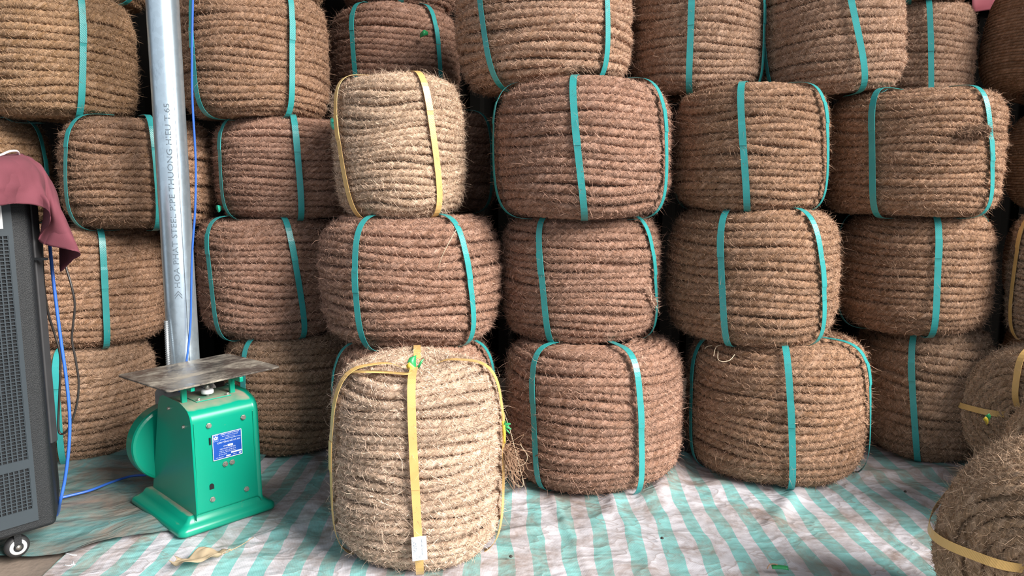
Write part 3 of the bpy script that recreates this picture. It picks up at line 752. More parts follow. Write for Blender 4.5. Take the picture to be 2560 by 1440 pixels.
# the stamp reads upwards from a small peak-shaped mark
zA = aty(455, 748, PY-0.05).z - 0.33
vv, ff = [], []
def mark(pts):
    n = len(vv)
    for (x, y) in pts:
        aa = -0.10 + 0.41 - y/pr
        vv.append((math.sin(aa)*(pr+0.0005), -math.cos(aa)*(pr+0.0005), zA + x))
    ff.append(tuple(range(n, n+len(pts))))
for k in (0, 1):
    o_ = k*0.009
    mark([(o_, -0.011), (o_+0.004, -0.011), (o_+0.018, 0.0), (o_+0.014, 0.0)]); mark([(o_+0.014, 0.0), (o_+0.018, 0.0), (o_+0.004, 0.011), (o_, 0.011)])
mesh('stamped_emblem', vv, ff, M_INKG, post)
wrap_text('HOA PHAT STEEL PIPE THUONG HIEU T.65', 0.024, zA + 0.034, 0.31, M_INKG, 'stamped_lettering', 1.27)

ft = empty('concrete_footing', (PX, PY, 0.0)); tag(ft, 'rough concrete footing around the base of the steel post', 'footing')
MB().lathe([(0.098, 0.0), (0.096, 0.20), (0.094, 0.315), (0.085, 0.33), (pr, 0.33)], 40, cap=False).build('column', M_CONC, ft, smooth=True)
rnd = random.Random(5); gb = MB()
for i in range(46):
    a = rnd.uniform(0, 2*PI); rr = rnd.uniform(0.055, 0.088); q = rnd.uniform(0.004, 0.009)
    Mx = Matrix.Translation((rr*math.cos(a), rr*math.sin(a), 0.331)) @ Matrix.Rotation(rnd.uniform(0, 3), 4, 'X') @ Matrix.Diagonal((q, q*0.8, q*0.7, 1))
    gb.lathe([(0.3, -0.9), (0.9, -0.4), (1.0, 0.3), (0.4, 0.9)], 7, Mx)
g = gb.build('gravel', M_CONC, ft, smooth=True); g['kind'] = 'stuff'

rb = MB(); p0 = aty(425, 1000, 2.40); p1 = aty(415, 802, 2.415); p0.z = 0.325
rb.tube([p0, p1], 0.0058, 10)
dr = (p1 - p0)
for i in range(34):                                             # ribs of the bar
    c = p0 + dr*(i+0.5)/34; t = dr.normalized(); u_ = t.orthogonal().normalized(); w_ = t.cross(u_)
    for sgn in (0, PI):
        pts = [c + (u_*math.cos(sgn+k*PI/5) + w_*math.sin(sgn+k*PI/5))*0.0064 + t*0.0016*(k-2.5) for k in range(6)]
        rb.tube(pts, 0.0012, 4)
o = rb.build('rebar', M_REBAR, None, smooth=True); tag(o, 'short ribbed steel bar standing against the steel post', 'rebar')

def cable(name, pts, r, mat, label, cat, n=8):
    o = MB().tube(catmull(pts, 8), r, n).build(name, mat, None, smooth=True); tag(o, label, cat); return o
cable('blue_string', [aty(484, -90, 2.40), aty(482, 0, 2.40), aty(480, 140, 2.40), aty(481, 250, 2.405), aty(489, 400, 2.41), aty(488, 520, 2.41), aty(481, 620, 2.41), aty(478, 720, 2.41), aty(476, 810, 2.405), aty(466, 905, 2.395), aty(452, 960, 2.39), aty(446, 1000, 2.38)], 0.0036, M_BLUECABLE, 'thin blue string running down along the steel post', 'string')

# ------------------------------------------------------------------ spring scale
AS = math.radians(46.5)
sc = empty('spring_scale', (-0.924, 2.028, 0.004), (0, 0, AS)); tag(sc, 'green platform spring scale with a worn square steel plate', 'scale')
def ring(u0, u1, v0, v1, r, z, seg=5):
    return [Vector((x + (u0+u1)/2, y + (v0+v1)/2, z)) for (x, y) in rounded_rect(u1-u0, v1-v0, r, seg)]
pl = MB(); U0, U1, V0, V1 = -0.012, 0.288, 0.0, 0.375
for (ins, z, r) in ((0.002, 0, 0.022), (0.0, 0.006, 0.022), (0.001, 0.014, 0.022), (0.006, 0.020, 0.02), (0.018, 0.026, 0.016), (0.028, 0.034, 0.012), (0.036, 0.047, 0.008), (0.04, 0.050, 0.006)): pass
rings = [ring(U0+i_, U1-i_, V0+i_*0.6, V1-i_, r_, z_) for (i_, z_, r_) in ((0.002, 0, 0.022), (0.0, 0.006, 0.022), (0.001, 0.014, 0.022), (0.006, 0.020, 0.02), (0.018, 0.026, 0.016), (0.028, 0.034, 0.012), (0.036, 0.047, 0.008), (0.05, 0.050, 0.006))]
pl.loft(rings).build('base_plinth', M_GREEN_PAINT, sc, smooth=True)
bd = MB()
prof = [(0.016, 0.045), (0.020, 0.318), (0.024, 0.335), (0.033, 0.346), (0.048, 0.353), (0.080, 0.362), (0.190, 0.362), (0.208, 0.355), (0.222, 0.335), (0.305, 0.045)]
bu0, bu1 = 0.040, 0.243
bd.add([(bu0, v, z) for (v, z) in prof] + [(bu1, v, z) for (v, z) in prof],
       [tuple(reversed(range(10)))[::-1], tuple(range(10, 20))[::-1]] + [(i, i+10, (i+1) % 10+10, (i+1) % 10)[::-1] for i in range(10)])
bd.build('housing', M_GREEN_PAINT, sc, bevel=0.010, seg=4)
# welded edge strip along the front corners
for u in (bu0+0.012, bu1-0.012):
    MB().box((u-0.0012, 0.0165, 0.05), (u+0.0012, 0.0215, 0.318)).build('edge_crease', M_GREEN_PAINT, sc)
Md = Matrix.Translation((0.098, 0.290, 0.188)) @ Matrix.Rotation(-PI/2, 4, 'X')
MB().lathe([(0.0, 0.0), (0.110, 0.0), (0.117, 0.003), (0.120, 0.010), (0.120, 0.050), (0.114, 0.058), (0.0, 0.060)], 64, Md, cap=False).build('dial_housing', M_GREEN_PAINT, sc, smooth=False, bevel=0.0)
pt = MB(); pu0, pu1, pv0, pv1 = -0.020, 0.347, 0.020, 0.316
pt.loft([ring(pu0+0.001, pu1-0.001, pv0+0.001, pv1-0.001, 0.014, 0.4215), ring(pu0, pu1, pv0, pv1, 0.015, 0.4225), ring(pu0, pu1, pv0, pv1, 0.015, 0.4255), ring(pu0+0.001, pu1-0.001, pv0+0.001, pv1-0.001, 0.014, 0.4265)])
Rp = Matrix.Translation((0.0, 0.027, 0)) @ Matrix.Rotation(math.radians(6), 4, 'Z') @ Matrix.Translation((0.008, -0.025, 0)); pt.v = [Rp @ p for p in pt.v]
pt.build('weighing_plate', M_PLATE, sc)
for u in (0.065, 0.212):
    MB().box((u-0.008, 0.100, 0.352), (u+0.008, 0.112, 0.410)).build('support_post', M_GREEN_PAINT, sc, bevel=0.002)
    MB().box((u-0.006, 0.040, 0.406), (u+0.006, 0.285, 0.4215)).build('support_bar', M_GREEN_PAINT, sc, bevel=0.002)
MB().box((0.050, 0.095, 0.407), (0.232, 0.100, 0.4215)).build('support_rail', M_GREEN_PAINT, sc, bevel=0.001)
MB().box((0.088, 0.075, 0.361), (0.195, 0.185, 0.3645)).build('cover_plate', M_GREEN_PAINT, sc, bevel=0.001)
kn = MB().lathe([(0.0, 0.372), (0.017, 0.372), (0.018, 0.375), (0.018, 0.381), (0.016, 0.384), (0.0, 0.384)], 28, Matrix.Translation((0.140, 0.115, 0)), cap=False).build('zero_knob', M_WHITE, sc, smooth=True); kn['label'] = 'white round knob'
MB().lathe([(0.006, 0.362), (0.006, 0.372)], 12, Matrix.Translation((0.140, 0.115, 0))).lathe([(0.007, 0.384), (0.007, 0.40)], 12, Matrix.Translation((0.140, 0.115, 0))).build('knob_stem', M_BOLT, sc, smooth=True)
def bolt(u, v, z, M0, r=0.0068):
    m = MB(); m.lathe([(r*1.25, 0), (r*1.25, 0.0012), (r, 0.0014), (r, 0.0050), (r*0.85, 0.0062)], 6 if r > 0.005 else 12, M0)
    return m.build('bolt', M_BOLT, sc)
Rf = Matrix.Rotation(PI/2, 4, 'X')
for (u, z) in ((0.095, 0.304), (0.200, 0.305), (0.093, 0.083), (0.198, 0.083), (0.137, 0.178), (0.158, 0.178)):
    bolt(u, 0, z, Matrix.Translation((u, 0.0175 + (0.3-z)*-0.010, z)) @ Rf)
for (v, z) in ((0.055, 0.305), (0.150, 0.340)):
    bolt(0, v, z, Matrix.Translation((bu0, v, z)) @ Matrix.Rotation(-PI/2, 4, 'Y'), 0.0045)
for (v, z) in ((0.085, 0.366), (0.085, 0.366)): pass
for u in (0.098, 0.186):
    bolt(u, 0, 0, Matrix.Translation((u, 0.083, 0.3645)), 0.0052)
MB().box((0.0935, 0.0150, 0.247), (0.0975, 0.0190, 0.267)).build('slot_shade', M_VOID, sc)  # solid black box, painted shade in place of a real recess
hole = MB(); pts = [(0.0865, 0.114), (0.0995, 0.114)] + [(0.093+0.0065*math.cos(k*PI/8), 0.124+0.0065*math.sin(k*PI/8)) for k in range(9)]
hole.add([(x, 0.0148, z) for (x, z) in pts] + [(x, 0.02, z) for (x, z) in pts], [tuple(range(11))[::1], tuple(range(11, 22))[::-1]] + [(i, i+11, (i+1) % 11+11, (i+1) % 11) for i in range(11)]).build('key_hole_shade', M_VOID, sc)  # black plug on the face, the hole's shade as colour
# nameplate: a blue tin plate with white print, tilted with the front face
npl = MB().box((0.1015, 0.0150, 0.196), (0.1905, 0.0190, 0.2735)).build('nameplate', M_BLUE, sc, bevel=0.0008); npl['label'] = 'blue nameplate with white print'
YV = 0.0146
def flat(rects, name, mat, par, yv=YV):
    m = MB()
    for (x0, z0, x1, z1) in rects: m.box((x0, yv-0.0002, z0), (x1, yv+0.0004, z1))
    return m.build(name, mat, par)
x0, x1, z0, z1 = 0.1015, 0.1905, 0.196, 0.2735; e = 0.0016
flat([(x0, z0, x1, z0+e), (x0, z1-e, x1, z1), (x0, z0, x0+e, z1), (x1-e, z0, x1, z1), (0.124, 0.2535, 0.187, 0.2541),
      (0.1045, 0.2525, 0.1185, 0.2529), (0.1045, 0.2700, 0.1185, 0.2704), (0.1045, 0.2525, 0.1049, 0.2704), (0.1181, 0.2525, 0.1185, 0.2704),
      (0.1465, 0.2300, 0.1625, 0.2360), (0.1560, 0.2072, 0.1880, 0.2112), (0.1405, 0.2005, 0.1540, 0.2040), (0.1800, 0.2005, 0.1860, 0.2040)], 'printed_frame', M_WINK, npl)
def plate_text(t, size, x, z, mat=M_WINK, yv=YV-0.0004, al='CENTER'):
    v, f = text_mesh(t, size, al)
    return mesh('printed_text', [(x + p.x, yv, z + p.y) for p in v], f, mat, npl)
plate_text('CÔNG TY TNHH NHƠN HÒA', 0.0042, 0.1550, 0.2685)
plate_text('TRỤ SỞ: QUẬN 6 - TP. HỒ CHÍ MINH', 0.0030, 0.1550, 0.2630)
plate_text('ĐT: 8 756 - FAX: 8 755', 0.0030, 0.1550, 0.2580)
plate_text('CÂN ĐỒNG HỒ LÒ XO', 0.0066, 0.1500, 0.2455)
plate_text('CĐH', 0.0052, 0.1390, 0.2328)
plate_text('60', 0.0052, 0.1545, 0.2328, M_INK)
plate_text('CÂN CÓ BÙ NHIỆT ĐỘ', 0.0046, 0.1460, 0.2258)
plate_text('P: 60 kg - 200 g - QTKĐ MS. 95', 0.0038, 0.1460, 0.2198)
plate_text('P. MIN 4 kg - Đ.K MẶT SỐ 2 VÒNG', 0.0034, 0.1460, 0.2146)
plate_text('SỐ TCCS: 01-02', 0.0036, 0.1300, 0.2090)
plate_text('NĂM SẢN XUẤT', 0.0032, 0.1210, 0.2022)
plate_text('TEM SỐ', 0.0032, 0.1670, 0.2022)
em = MB()                                                       # round flower-like emblem
for k in range(5):
    a = k*2*PI/5 + PI/2
    pts = [(0.1115 + 0.0038*math.cos(a) + 0.0024*math.cos(q*PI/4), 0.2622 + 0.0038*math.sin(a) + 0.0024*math.sin(q*PI/4)) for q in range(8)]
    em.add([(x, YV-0.0003 - 0.00005*k, z) for (x, z) in pts], [tuple(range(8))])
em.build('printed_emblem', M_WINK, npl)

# ------------------------------------------------------------------ karaoke speaker
P1 = Vector((-1.231, 1.946)); P0 = Vector((-1.338, 1.823)); P0b = Vector((-1.600, 1.782)); P1b = Vector((-1.735, 1.866)); B1 = Vector((-1.340, 2.150)); B2 = Vector((-1.700, 2.100))
spk = empty('portable_speaker', ((P1.x+P1b.x)/2, 1.98, 0.0)); tag(spk, 'tall black trolley loudspeaker with grey square-hole grille on casters', 'speaker')
def W(o): return keep_world(o, spk)
def prism(poly, z0, z1, name, mat, bevel=0, inset=0):
    m = MB(); n = len(poly)
    m.add([(p.x, p.y, z0) for p in poly] + [(p.x, p.y, z1) for p in poly], [tuple(range(n))[::-1], tuple(range(n, 2*n))] + [(i, (i+1) % n, (i+1) % n+n, i+n) for i in range(n)])
    return W(m.build(name, mat, None, bevel=bevel, seg=3))
prism([P1, B1, B2, P1b, P0b, P0], 0.085, 1.03, 'cabinet', M_BLACKP, bevel=0.012)
wd = (P1 - P0); wl = wd.length; wu = wd.normalized(); wn = Vector((wu.y, -wu.x))
MW = Matrix(((wu.x, wn.x*-1, 0, P0.x), (wu.y, wn.y*-1, 0, P0.y), (0, 0, 1, 0), (0, 0, 0, 1)))   # x along the wing, y into the box, z up
fx0, fx1 = 0.004, 0.121
W(MB().box((fx0, -0.0012, 0.115), (fx1, 0.004, 1.0), MW).build('grille_backing', M_VOID, None))
def frame_strips(rects, name, mat, y0=-0.0065, y1=0.0, MM=MW, bev=0.0):
    m = MB()
    for (a, b_, c_, d_) in rects: m.box((a, y0, b_), (c_, y1, d_), MM)
    return W(m.build(name, mat, None, bevel=bev))
gx0, gx1 = 0.016, 0.110
frame_strips([(fx0, 0.115, gx0, 1.0), (gx1, 0.115, fx1, 1.0), (gx0, 0.115, gx1, 0.150), (gx0, 0.262, gx1, 0.285), (gx0, 0.868, gx1, 1.0)], 'grille_frame', M_GRILLE)
for (za, zb) in ((0.150, 0.262), (0.285, 0.868)):
    m = MB(); nx = 8; pz = 0.0091; nz = int(round((zb-za)/pz))
    for i in range(nx+1):
        x = gx0 + (gx1-gx0)*i/nx; m.box((x-0.0016, -0.0050, za), (x+0.0016, -0.0030, zb), MW)
    for j in range(nz+1):
        z = za + (zb-za)*j/nz; m.box((gx0, -0.0052, z-0.0012), (gx1, -0.0028, z+0.0012), MW)
    W(m.build('grille', M_GRILLE, None))
# centre face
cd = (P0 - P0b); cu = cd.normalized(); cn = Vector((cu.y, -cu.x)); cl = cd.length
MC = Matrix(((cu.x, -cn.x, 0, P0b.x), (cu.y, -cn.y, 0, P0b.y), (0, 0, 1, 0), (0, 0, 0, 1)))
W(MB().box((0.006, -0.0012, 0.12), (cl-0.006, 0.004, 0.86), MC).build('grille_backing', M_VOID, None))
m = MB(); nx = 22
for i in range(nx+1):
    x = 0.012 + (cl-0.024)*i/nx; m.box((x-0.0015, -0.0045, 0.125), (x+0.0015, -0.0030, 0.855), MC)
for j in range(62):
    z = 0.125 + 0.73*j/61; m.box((0.012, -0.0047, z-0.0012), (cl-0.012, -0.0028, z+0.0012), MC)
W(m.build('front_grille', M_GRILLE, None))
M_RED = simple('red lamp strip', (0.55, 0.01, 0.03), 0.3, noise=0.1)
rl = MB()
for j in range(10):
    z = 0.405 + 0.009*j; rl.box((cl-0.040, -0.0075, z-0.0032), (cl-0.010, -0.0046, z+0.0032), MC)
o = W(rl.build('red_light_strip', M_RED, None)); o['label'] = 'red segmented strip on the front grille'
# printed label under the cloth
DZ = -0.020
lz0, lz1 = 0.906 + DZ, 0.985 + DZ
lb = W(MB().box((0.006, -0.0078, lz0), (0.1005, -0.0066, lz1), MW).build('control_label', M_WHITE, None)); lb['label'] = 'white printed label with coloured round icons'
def disc(x, z, r, mat, name='printed_icon', y=-0.0081):
    v = [MW @ Vector((x + r*math.cos(k*PI/10), y, z + DZ + r*math.sin(k*PI/10))) for k in range(20)]
    o = mesh(name, v, [tuple(range(20))], mat); return keep_world(o, lb)
M_I = [simple('print blue', (0.05, 0.25, 0.62), 0.5), simple('print red', (0.70, 0.06, 0.12), 0.5), simple('print orange', (0.75, 0.45, 0.20), 0.5), simple('print gold', (0.32, 0.17, 0.05), 0.45), simple('print pink', (0.8, 0.25, 0.35), 0.5), simple('print sky', (0.10, 0.35, 0.62), 0.5)]
disc(0.068, 0.962, 0.0125, M_I[3])
for (x, z, k) in ((0.030, 0.939, 2), (0.055, 0.939, 0), (0.083, 0.939, 1), (0.030, 0.924, 2), (0.055, 0.924, 5), (0.083, 0.924, 4)): disc(x, z, 0.0072, M_I[k])
def lab_text(t, size, x, z, mat=M_INK, y=-0.0084):
    v, f = text_mesh(t, size)
    o = mesh('printed_text', [MW @ Vector((x + p.x, y, z + DZ + p.y)) for p in v], f, mat); keep_world(o, lb)
lab_text('POWER', 0.0058, 0.068, 0.962, M_WINK)
lab_text('MIC PRIORITY', 0.0045, 0.030, 0.966); lab_text('DIRECT', 0.0045, 0.030, 0.959); lab_text('FUNCTION', 0.0050, 0.036, 0.950)
for (x, g_) in ((0.040, 'v'), (0.056, 'x'), (0.072, 'o'), (0.088, 'a')):
    m = MB()
    pts = {'v': [(-0.004, 0.003), (0, -0.003), (0.004, 0.003)], 'x': [(-0.003, 0.003), (0.003, -0.003), (-0.003, -0.003), (0.003, 0.003)], 'o': [(0.004*math.cos(k*0.9), 0.0035*math.sin(k*0.9)) for k in range(7)], 'a': [(-0.004, -0.003), (0.004, -0.003), (0, 0.004), (-0.004, -0.003)]}[g_]
    m.tube([MW @ Vector((x+a_, -0.0081, 0.911+DZ+b_)) for (a_, b_) in pts], 0.0005, 4)
    keep_world(m.build('printed_symbol', M_INK, None), lb)
# rear cable channel
W(MB().box((P1.x-0.030, P1.y+0.030, 0.30), (P1.x-0.012, P1.y+0.060, 0.95)).build('cable_channel', simple('grey plastic', (0.035, 0.035, 0.038), 0.5, noise=0.2), None, bevel=0.004))
W(MB().box((P1.x-0.030, P1.y+0.020, 0.800), (P1.x+0.020, P1.y+0.030, 0.806)).build('cable_clip', M_BLACKP, None))
# casters
for (cx, cy) in ((-1.322, 1.915), (-1.60, 1.86), (-1.40, 2.09), (-1.64, 2.05)):
    ang = math.atan2(wn.y, wn.x)
    Mr = Matrix.Translation((cx, cy, 0.0395)) @ Matrix.Rotation(ang, 4, 'Z') @ Matrix.Rotation(PI/2, 4, 'Y')
    cs = W(MB().lathe([(0.008, -0.013), (0.021, -0.013), (0.0275, -0.010), (0.030, -0.004), (0.030, 0.004), (0.0275, 0.010), (0.021, 0.013), (0.008, 0.013)], 36, Mr).build('caster', M_RUBBER, None, smooth=True))
    for (nm, r0_, r1_, y_, mt) in (('wheel_rim', 0.0125, 0.0205, 0.0138, M_WHITE), ('axle_bolt', 0.0, 0.0065, 0.0165, M_BOLT)):
        keep_world(MB().lathe([(r0_, y_-0.004), (r1_, y_-0.004), (r1_, y_), (max(r0_, 0.0001), y_+0.0008)], 28, Mr, cap=False).build(nm, mt, None, smooth=True), cs)
    Mf = Matrix.Translation((cx, cy, 0.0395)) @ Matrix.Rotation(ang, 4, 'Z')
    keep_world(MB().box((0.0145, -0.009, -0.004), (0.0165, 0.009, 0.048), Mf).box((-0.0165, -0.009, -0.004), (-0.0145, 0.009, 0.048), Mf).box((-0.018, -0.02, 0.040), (0.018, 0.02, 0.048), Mf).build('caster_fork', M_BLACKP, None, bevel=0.001), cs)

# maroon cloth over the speaker
def patch(rows, nu, nv, name, mat, thick, parent=None):
    """surface through a grid of control points"""
    R_ = [catmull(r, nu) for r in rows]
    cols = [catmull([R_[j][i] for j in range(len(R_))], nv) for i in range(len(R_[0]))]
    n, m = len(cols), len(cols[0])
    v = [p for c in cols for p in c]
    f = [(i*m+j, i*m+j+1, (i+1)*m+j+1, (i+1)*m+j) for i in range(n-1) for j in range(m-1)]
    o = mesh(name, v, f, mat, parent, True)
    s = o.modifiers.new('thickness', 'SOLIDIFY'); s.thickness = thick; s.offset = 0
    return o
TT = [(-150, 398, 1.80), (-60, 398, 1.83), (0, 402, 1.86), (50, 402, 1.92), (78, 410, 1.965), (92, 420, 1.985), (100, 432, 2.00), (106, 432, 2.02), (112, 428, 2.03), (120, 440, 2.04), (132, 462, 2.06), (128, 460, 2.13), (118, 455, 2.16)]
CC = [(-150, 386, 2.0), (-60, 386, 2.0), (0, 388, 2.0), (20, 386, 2.03), (35, 385, 2.05), (45, 384, 2.06), (55, 386, 2.06), (62, 390, 2.06), (70, 392, 2.06), (78, 395, 2.07), (86, 402, 2.08), (84, 402, 2.12), (80, 400, 2.14)]
MM_ = [(-150, 450, 1.775), (-60, 450, 1.785), (0, 455, 1.815), (55, 458, 1.885), (88, 462, 1.925), (106, 474, 1.935), (112, 486, 1.955), (112, 498, 1.985), (124, 508, 1.99), (136, 520, 1.985), (150, 520, 2.01), (146, 520, 2.10), (136, 540, 2.14)]
HH = [(-150, 512, 1.770), (-60, 514, 1.780), (0, 513, 1.812), (52, 509, 1.872), (92, 513, 1.895), (122, 530, 1.895), (124, 558, 1.905), (104, 582, 1.95), (97, 600, 1.975), (122, 616, 1.95), (200, 633, 1.97), (176, 655, 2.05), (152, 678, 2.08)]
M2 = [tuple((np.array(a)*0.5 + np.array(b)*0.5)) for a, b in zip(MM_, HH)]
M2 = [(a+dx_, b, y+dy_) for (a, b, y), (dx_, dy_) in zip(M2, [(0, 0), (0, 0), (0, -0.004), (0, 0), (2, -0.006), (6, -0.02), (4, -0.02), (2, 0.01), (4, 0.03), (10, -0.01), (0, -0.02), (6, 0.0), (2, 0.0)])]
cl_ = patch([[aty(*p) for p in r] for r in (CC, TT, MM_, M2, HH)], 8, 8, 'maroon_cloth', M_MAROON, 0.002)
dsp = cl_.modifiers.new('crumple', 'DISPLACE'); tx = bpy.data.textures.new('cloth_crumple', 'CLOUDS'); tx.noise_scale = 0.07; dsp.texture = tx; dsp.strength = 0.010; dsp.mid_level = 0.5
tag(cl_, 'maroon cloth draped over the top of the speaker', 'cloth')
cable('white_cable', [aty(-160, 440, 1.95), aty(-60, 405, 1.95), aty(0, 388, 1.96), aty(22, 379, 1.98), aty(42, 378, 2.02), aty(48, 388, 2.05)], 0.0030, M_WHITE, 'white cable arching over the cloth on the speaker', 'cable')
cable('blue_cable', [aty(120, 560, 2.12), aty(128, 650, 2.10), aty(138, 740, 2.09), aty(152, 850, 2.08), aty(166, 950, 2.07), aty(174, 1040, 2.06), aty(172, 1120, 2.05), aty(162, 1200, 2.05), aty(150, 1255, 2.05), atz(143, 1285, 0.02), atz(120, 1300, 0.016)], 0.0046, M_BLUECABLE, 'blue cable hanging from the cloth down beside the speaker', 'cable')
cable('blue_cable', [atz(120, 1252, 0.022), atz(170, 1240, 0.022), atz(225, 1226, 0.022), atz(280, 1205, 0.022), atz(330, 1190, 0.022), atz(380, 1186, 0.022), atz(420, 1172, 0.022)], 0.0042, M_BLUECABLE, 'blue cable lying on the teal tarpaulin behind the scale', 'cable')
cable('black_cable', [aty(160, 640, 2.14), aty(166, 672, 2.13), aty(178, 712, 2.12), aty(187, 760, 2.12), aty(183, 810, 2.12), aty(180, 850, 2.12), aty(190, 905, 2.12), aty(197, 960, 2.12), aty(190, 1020, 2.12), aty(172, 1070, 2.12), aty(155, 1085, 2.12), aty(146, 1070, 2.12), aty(148, 1000, 2.13), aty(151, 930, 2.13), aty(149, 880, 2.13), aty(135, 830, 2.13), aty(120, 780, 2.12), aty(110, 710, 2.11), aty(106, 640, 2.10), aty(104, 590, 2.08)], 0.0032, M_BLACKCABLE, 'thin black cable looping beside the speaker', 'cable')

# ------------------------------------------------------------------ tags, rope ends and small litter
def ribbon(name, pts, wvec, mat, parent, thick=0.0012, n=4):
    """short crumpled band: centre points, half-width vectors"""
    P_ = catmull(pts, n); Wv = catmull(wvec, n)
    v = []; f = []
    for p, w_ in zip(P_, Wv): v += [p - w_, p + w_]
    for i in range(len(P_)-1): f.append((2*i, 2*i+1, 2*i+3, 2*i+2))
    o = mesh(name, v, f, mat, None, True)
    s = o.modifiers.new('thickness', 'SOLIDIFY'); s.thickness = thick; s.offset = 0
    return keep_world(o, parent) if parent else o
def V3(*a): return Vector(a)
Fc = C_['FRONT']; Fo = Fc['obj']
def front_pt(px, py, lift=0.0):                                 # point on the side of the standing pale coil
    z = 0.3
    for _ in range(6):
        a = Fc['azim'](px, z); X = Fc['X'] + (Fc['R']+lift)*math.sin(a); Y = Fc['Y'] - (Fc['R']+lift)*math.cos(a)
        z = aty(px, py, Y).z
    return V3(X, Y, z), a
# paper label on the yellow strap
pL, aL = front_pt(1048, 1371, 0.012)
tl = V3(math.cos(aL), math.sin(aL), 0); nl = V3(math.sin(aL), -math.cos(aL), 0); ul = V3(0.035, 0, 1).normalized()
ul = (ul + nl*-0.10).normalized()
lab = MB()
hw, hh2 = 0.0185, 0.030
Mlab = Matrix(((tl.x, ul.x, nl.x, pL.x), (tl.y, ul.y, nl.y, pL.y), (tl.z-0.0, ul.z, nl.z, pL.z), (0, 0, 0, 1))) @ Matrix.Rotation(math.radians(4), 4, 'Z')
paper = keep_world(MB().box((-hw, -hh2, -0.0006), (hw, hh2, 0.0006), Mlab).build('paper_label', M_PAPER, None), Fo); paper['label'] = 'white paper label with printed lines'
def lab_box(rects, z=0.0008):
    m = MB()
    for (a_, b_, c_, d_) in rects: m.box((a_, b_, 0.0005), (c_, d_, z), Mlab)
    o = m.build('printed_border', M_INKG, None); return keep_world(o, paper)
fx, fy = hw-0.004, hh2-0.004
lab_box([(-fx-0.002, -fy, -fx-0.0016, fy), (fx-0.0044, -fy, fx-0.004, fy), (-fx-0.002, -fy, fx-0.004, -fy+0.0004), (-fx-0.002, fy-0.0004, fx-0.004, fy)])
def lab_vert(t, size, x, y, al='LEFT'):                         # text reads upwards
    v, f = text_mesh(t, size, al); Rz = Matrix.Rotation(PI/2, 4, 'Z')
    o = mesh('printed_text', [Mlab @ (Matrix.Translation((x, y, 0.0010)) @ (Rz @ Vector((p.x, p.y, 0)))) for p in v], f, M_INK); keep_world(o, paper)
lab_vert('COIR ROPE (N)', 0.0050, -0.0125, -0.014); lab_vert('Product:', 0.0038, -0.0070, -0.025); lab_vert('COIR ROPE', 0.0046, -0.0075, -0.008)
lab_vert('Size:', 0.0038, -0.0015, -0.025); lab_vert('Date:', 0.0038, 0.0030, -0.025); lab_vert('MADE IN VIET NAM', 0.0046, 0.0068, -0.018)
# green and yellow tag on top, strap crossing, side tag and frayed end
zt = 0.515
tp = atz(1035, 922, zt + 0.006)
for (nm, off, wv, mt) in (('green_tag', [(0, 0, 0), (-0.006, 0.004, 0.016), (-0.004, 0.012, 0.030)], [(0.006, 0.002, 0), (0.010, 0.004, 0.0), (0.009, 0.003, 0.003)], M_GREENTAG), ('green_tag', [(0.002, 0.0, 0), (0.014, 0.004, 0.010), (0.022, 0.008, 0.018)], [(0.004, 0, -0.004), (0.003, 0, 0.010), (0.004, 0, 0.007)], M_GREENTAG), ('yellow_tag', [(0.002, -0.003, -0.002), (-0.012, -0.004, 0.008), (-0.016, -0.002, 0.014)], [(0.004, 0, 0.003), (0.004, 0, 0.008), (0.004, 0, 0.004)], M_YTAG)):
    ribbon(nm, [tp + V3(*q) for q in off], [V3(*q) for q in wv], mt, Fo)
ribbon('top_strap', [atz(862, 932, zt-0.012), atz(905, 929, zt+0.008), atz(960, 930, zt+0.006), atz(1015, 934, zt+0.008), atz(1030, 928, zt+0.01)], [V3(0, 0.011, 0)]*5, M_YEL, Fo)
sp_, sa = front_pt(1249, 1062, 0.010)
for k, q in enumerate([(0.020, -0.004, 0.004), (0.022, -0.006, -0.010), (0.018, -0.006, -0.022), (0.008, -0.006, 0.012)]):
    ribbon('green_tag', [sp_, sp_ + V3(*q)*0.5, sp_ + V3(*q)], [V3(0, 0.002, 0.003), V3(0, 0.002, 0.004), V3(0, 0.001, 0.001)], M_GREENTAG, Fo)
ribbon('yellow_tag', [sp_ + V3(0, -0.002, 0.01), sp_ + V3(0.003, -0.004, -0.02), sp_ + V3(0.004, -0.004, -0.05)], [V3(0.004, 0, 0), V3(0.004, 0, 0), V3(0.002, 0, 0)], M_YTAG, Fo)
M_STRAND = simple('loose coir strand', (0.36, 0.22, 0.14), 0.8, noise=0.3, nscale=40)
M_PALE = simple('pale coir strand', (0.62, 0.50, 0.36), 0.8, noise=0.2, nscale=40)
fe, fa = front_pt(1250, 1130, 0.012); rnd = random.Random(9); m = MB()
for i in range(90):
    d_ = V3(rnd.uniform(0.1, 1), rnd.uniform(-0.6, 0.4), rnd.uniform(-1.2, 0.5)).normalized(); L_ = rnd.uniform(0.02, 0.075)
    st_ = fe + V3(rnd.uniform(-0.006, 0.012), rnd.uniform(-0.006, 0.006), rnd.uniform(-0.02, 0.015))
    pts = [st_, st_ + d_*L_*0.4, st_ + d_*L_*0.75 + V3(rnd.uniform(-0.012, 0.012), 0, rnd.uniform(-0.025, 0.005)), st_ + d_*L_ + V3(rnd.uniform(-0.03, 0.02), 0, rnd.uniform(-0.05, 0.0))]
    m.tube(catmull(pts, 3), rnd.uniform(0.0004, 0.0008), 4)
o = keep_world(m.build('frayed_rope_end', M_STRAND, None, smooth=True), Fo); o['kind'] = 'stuff'
m = MB()
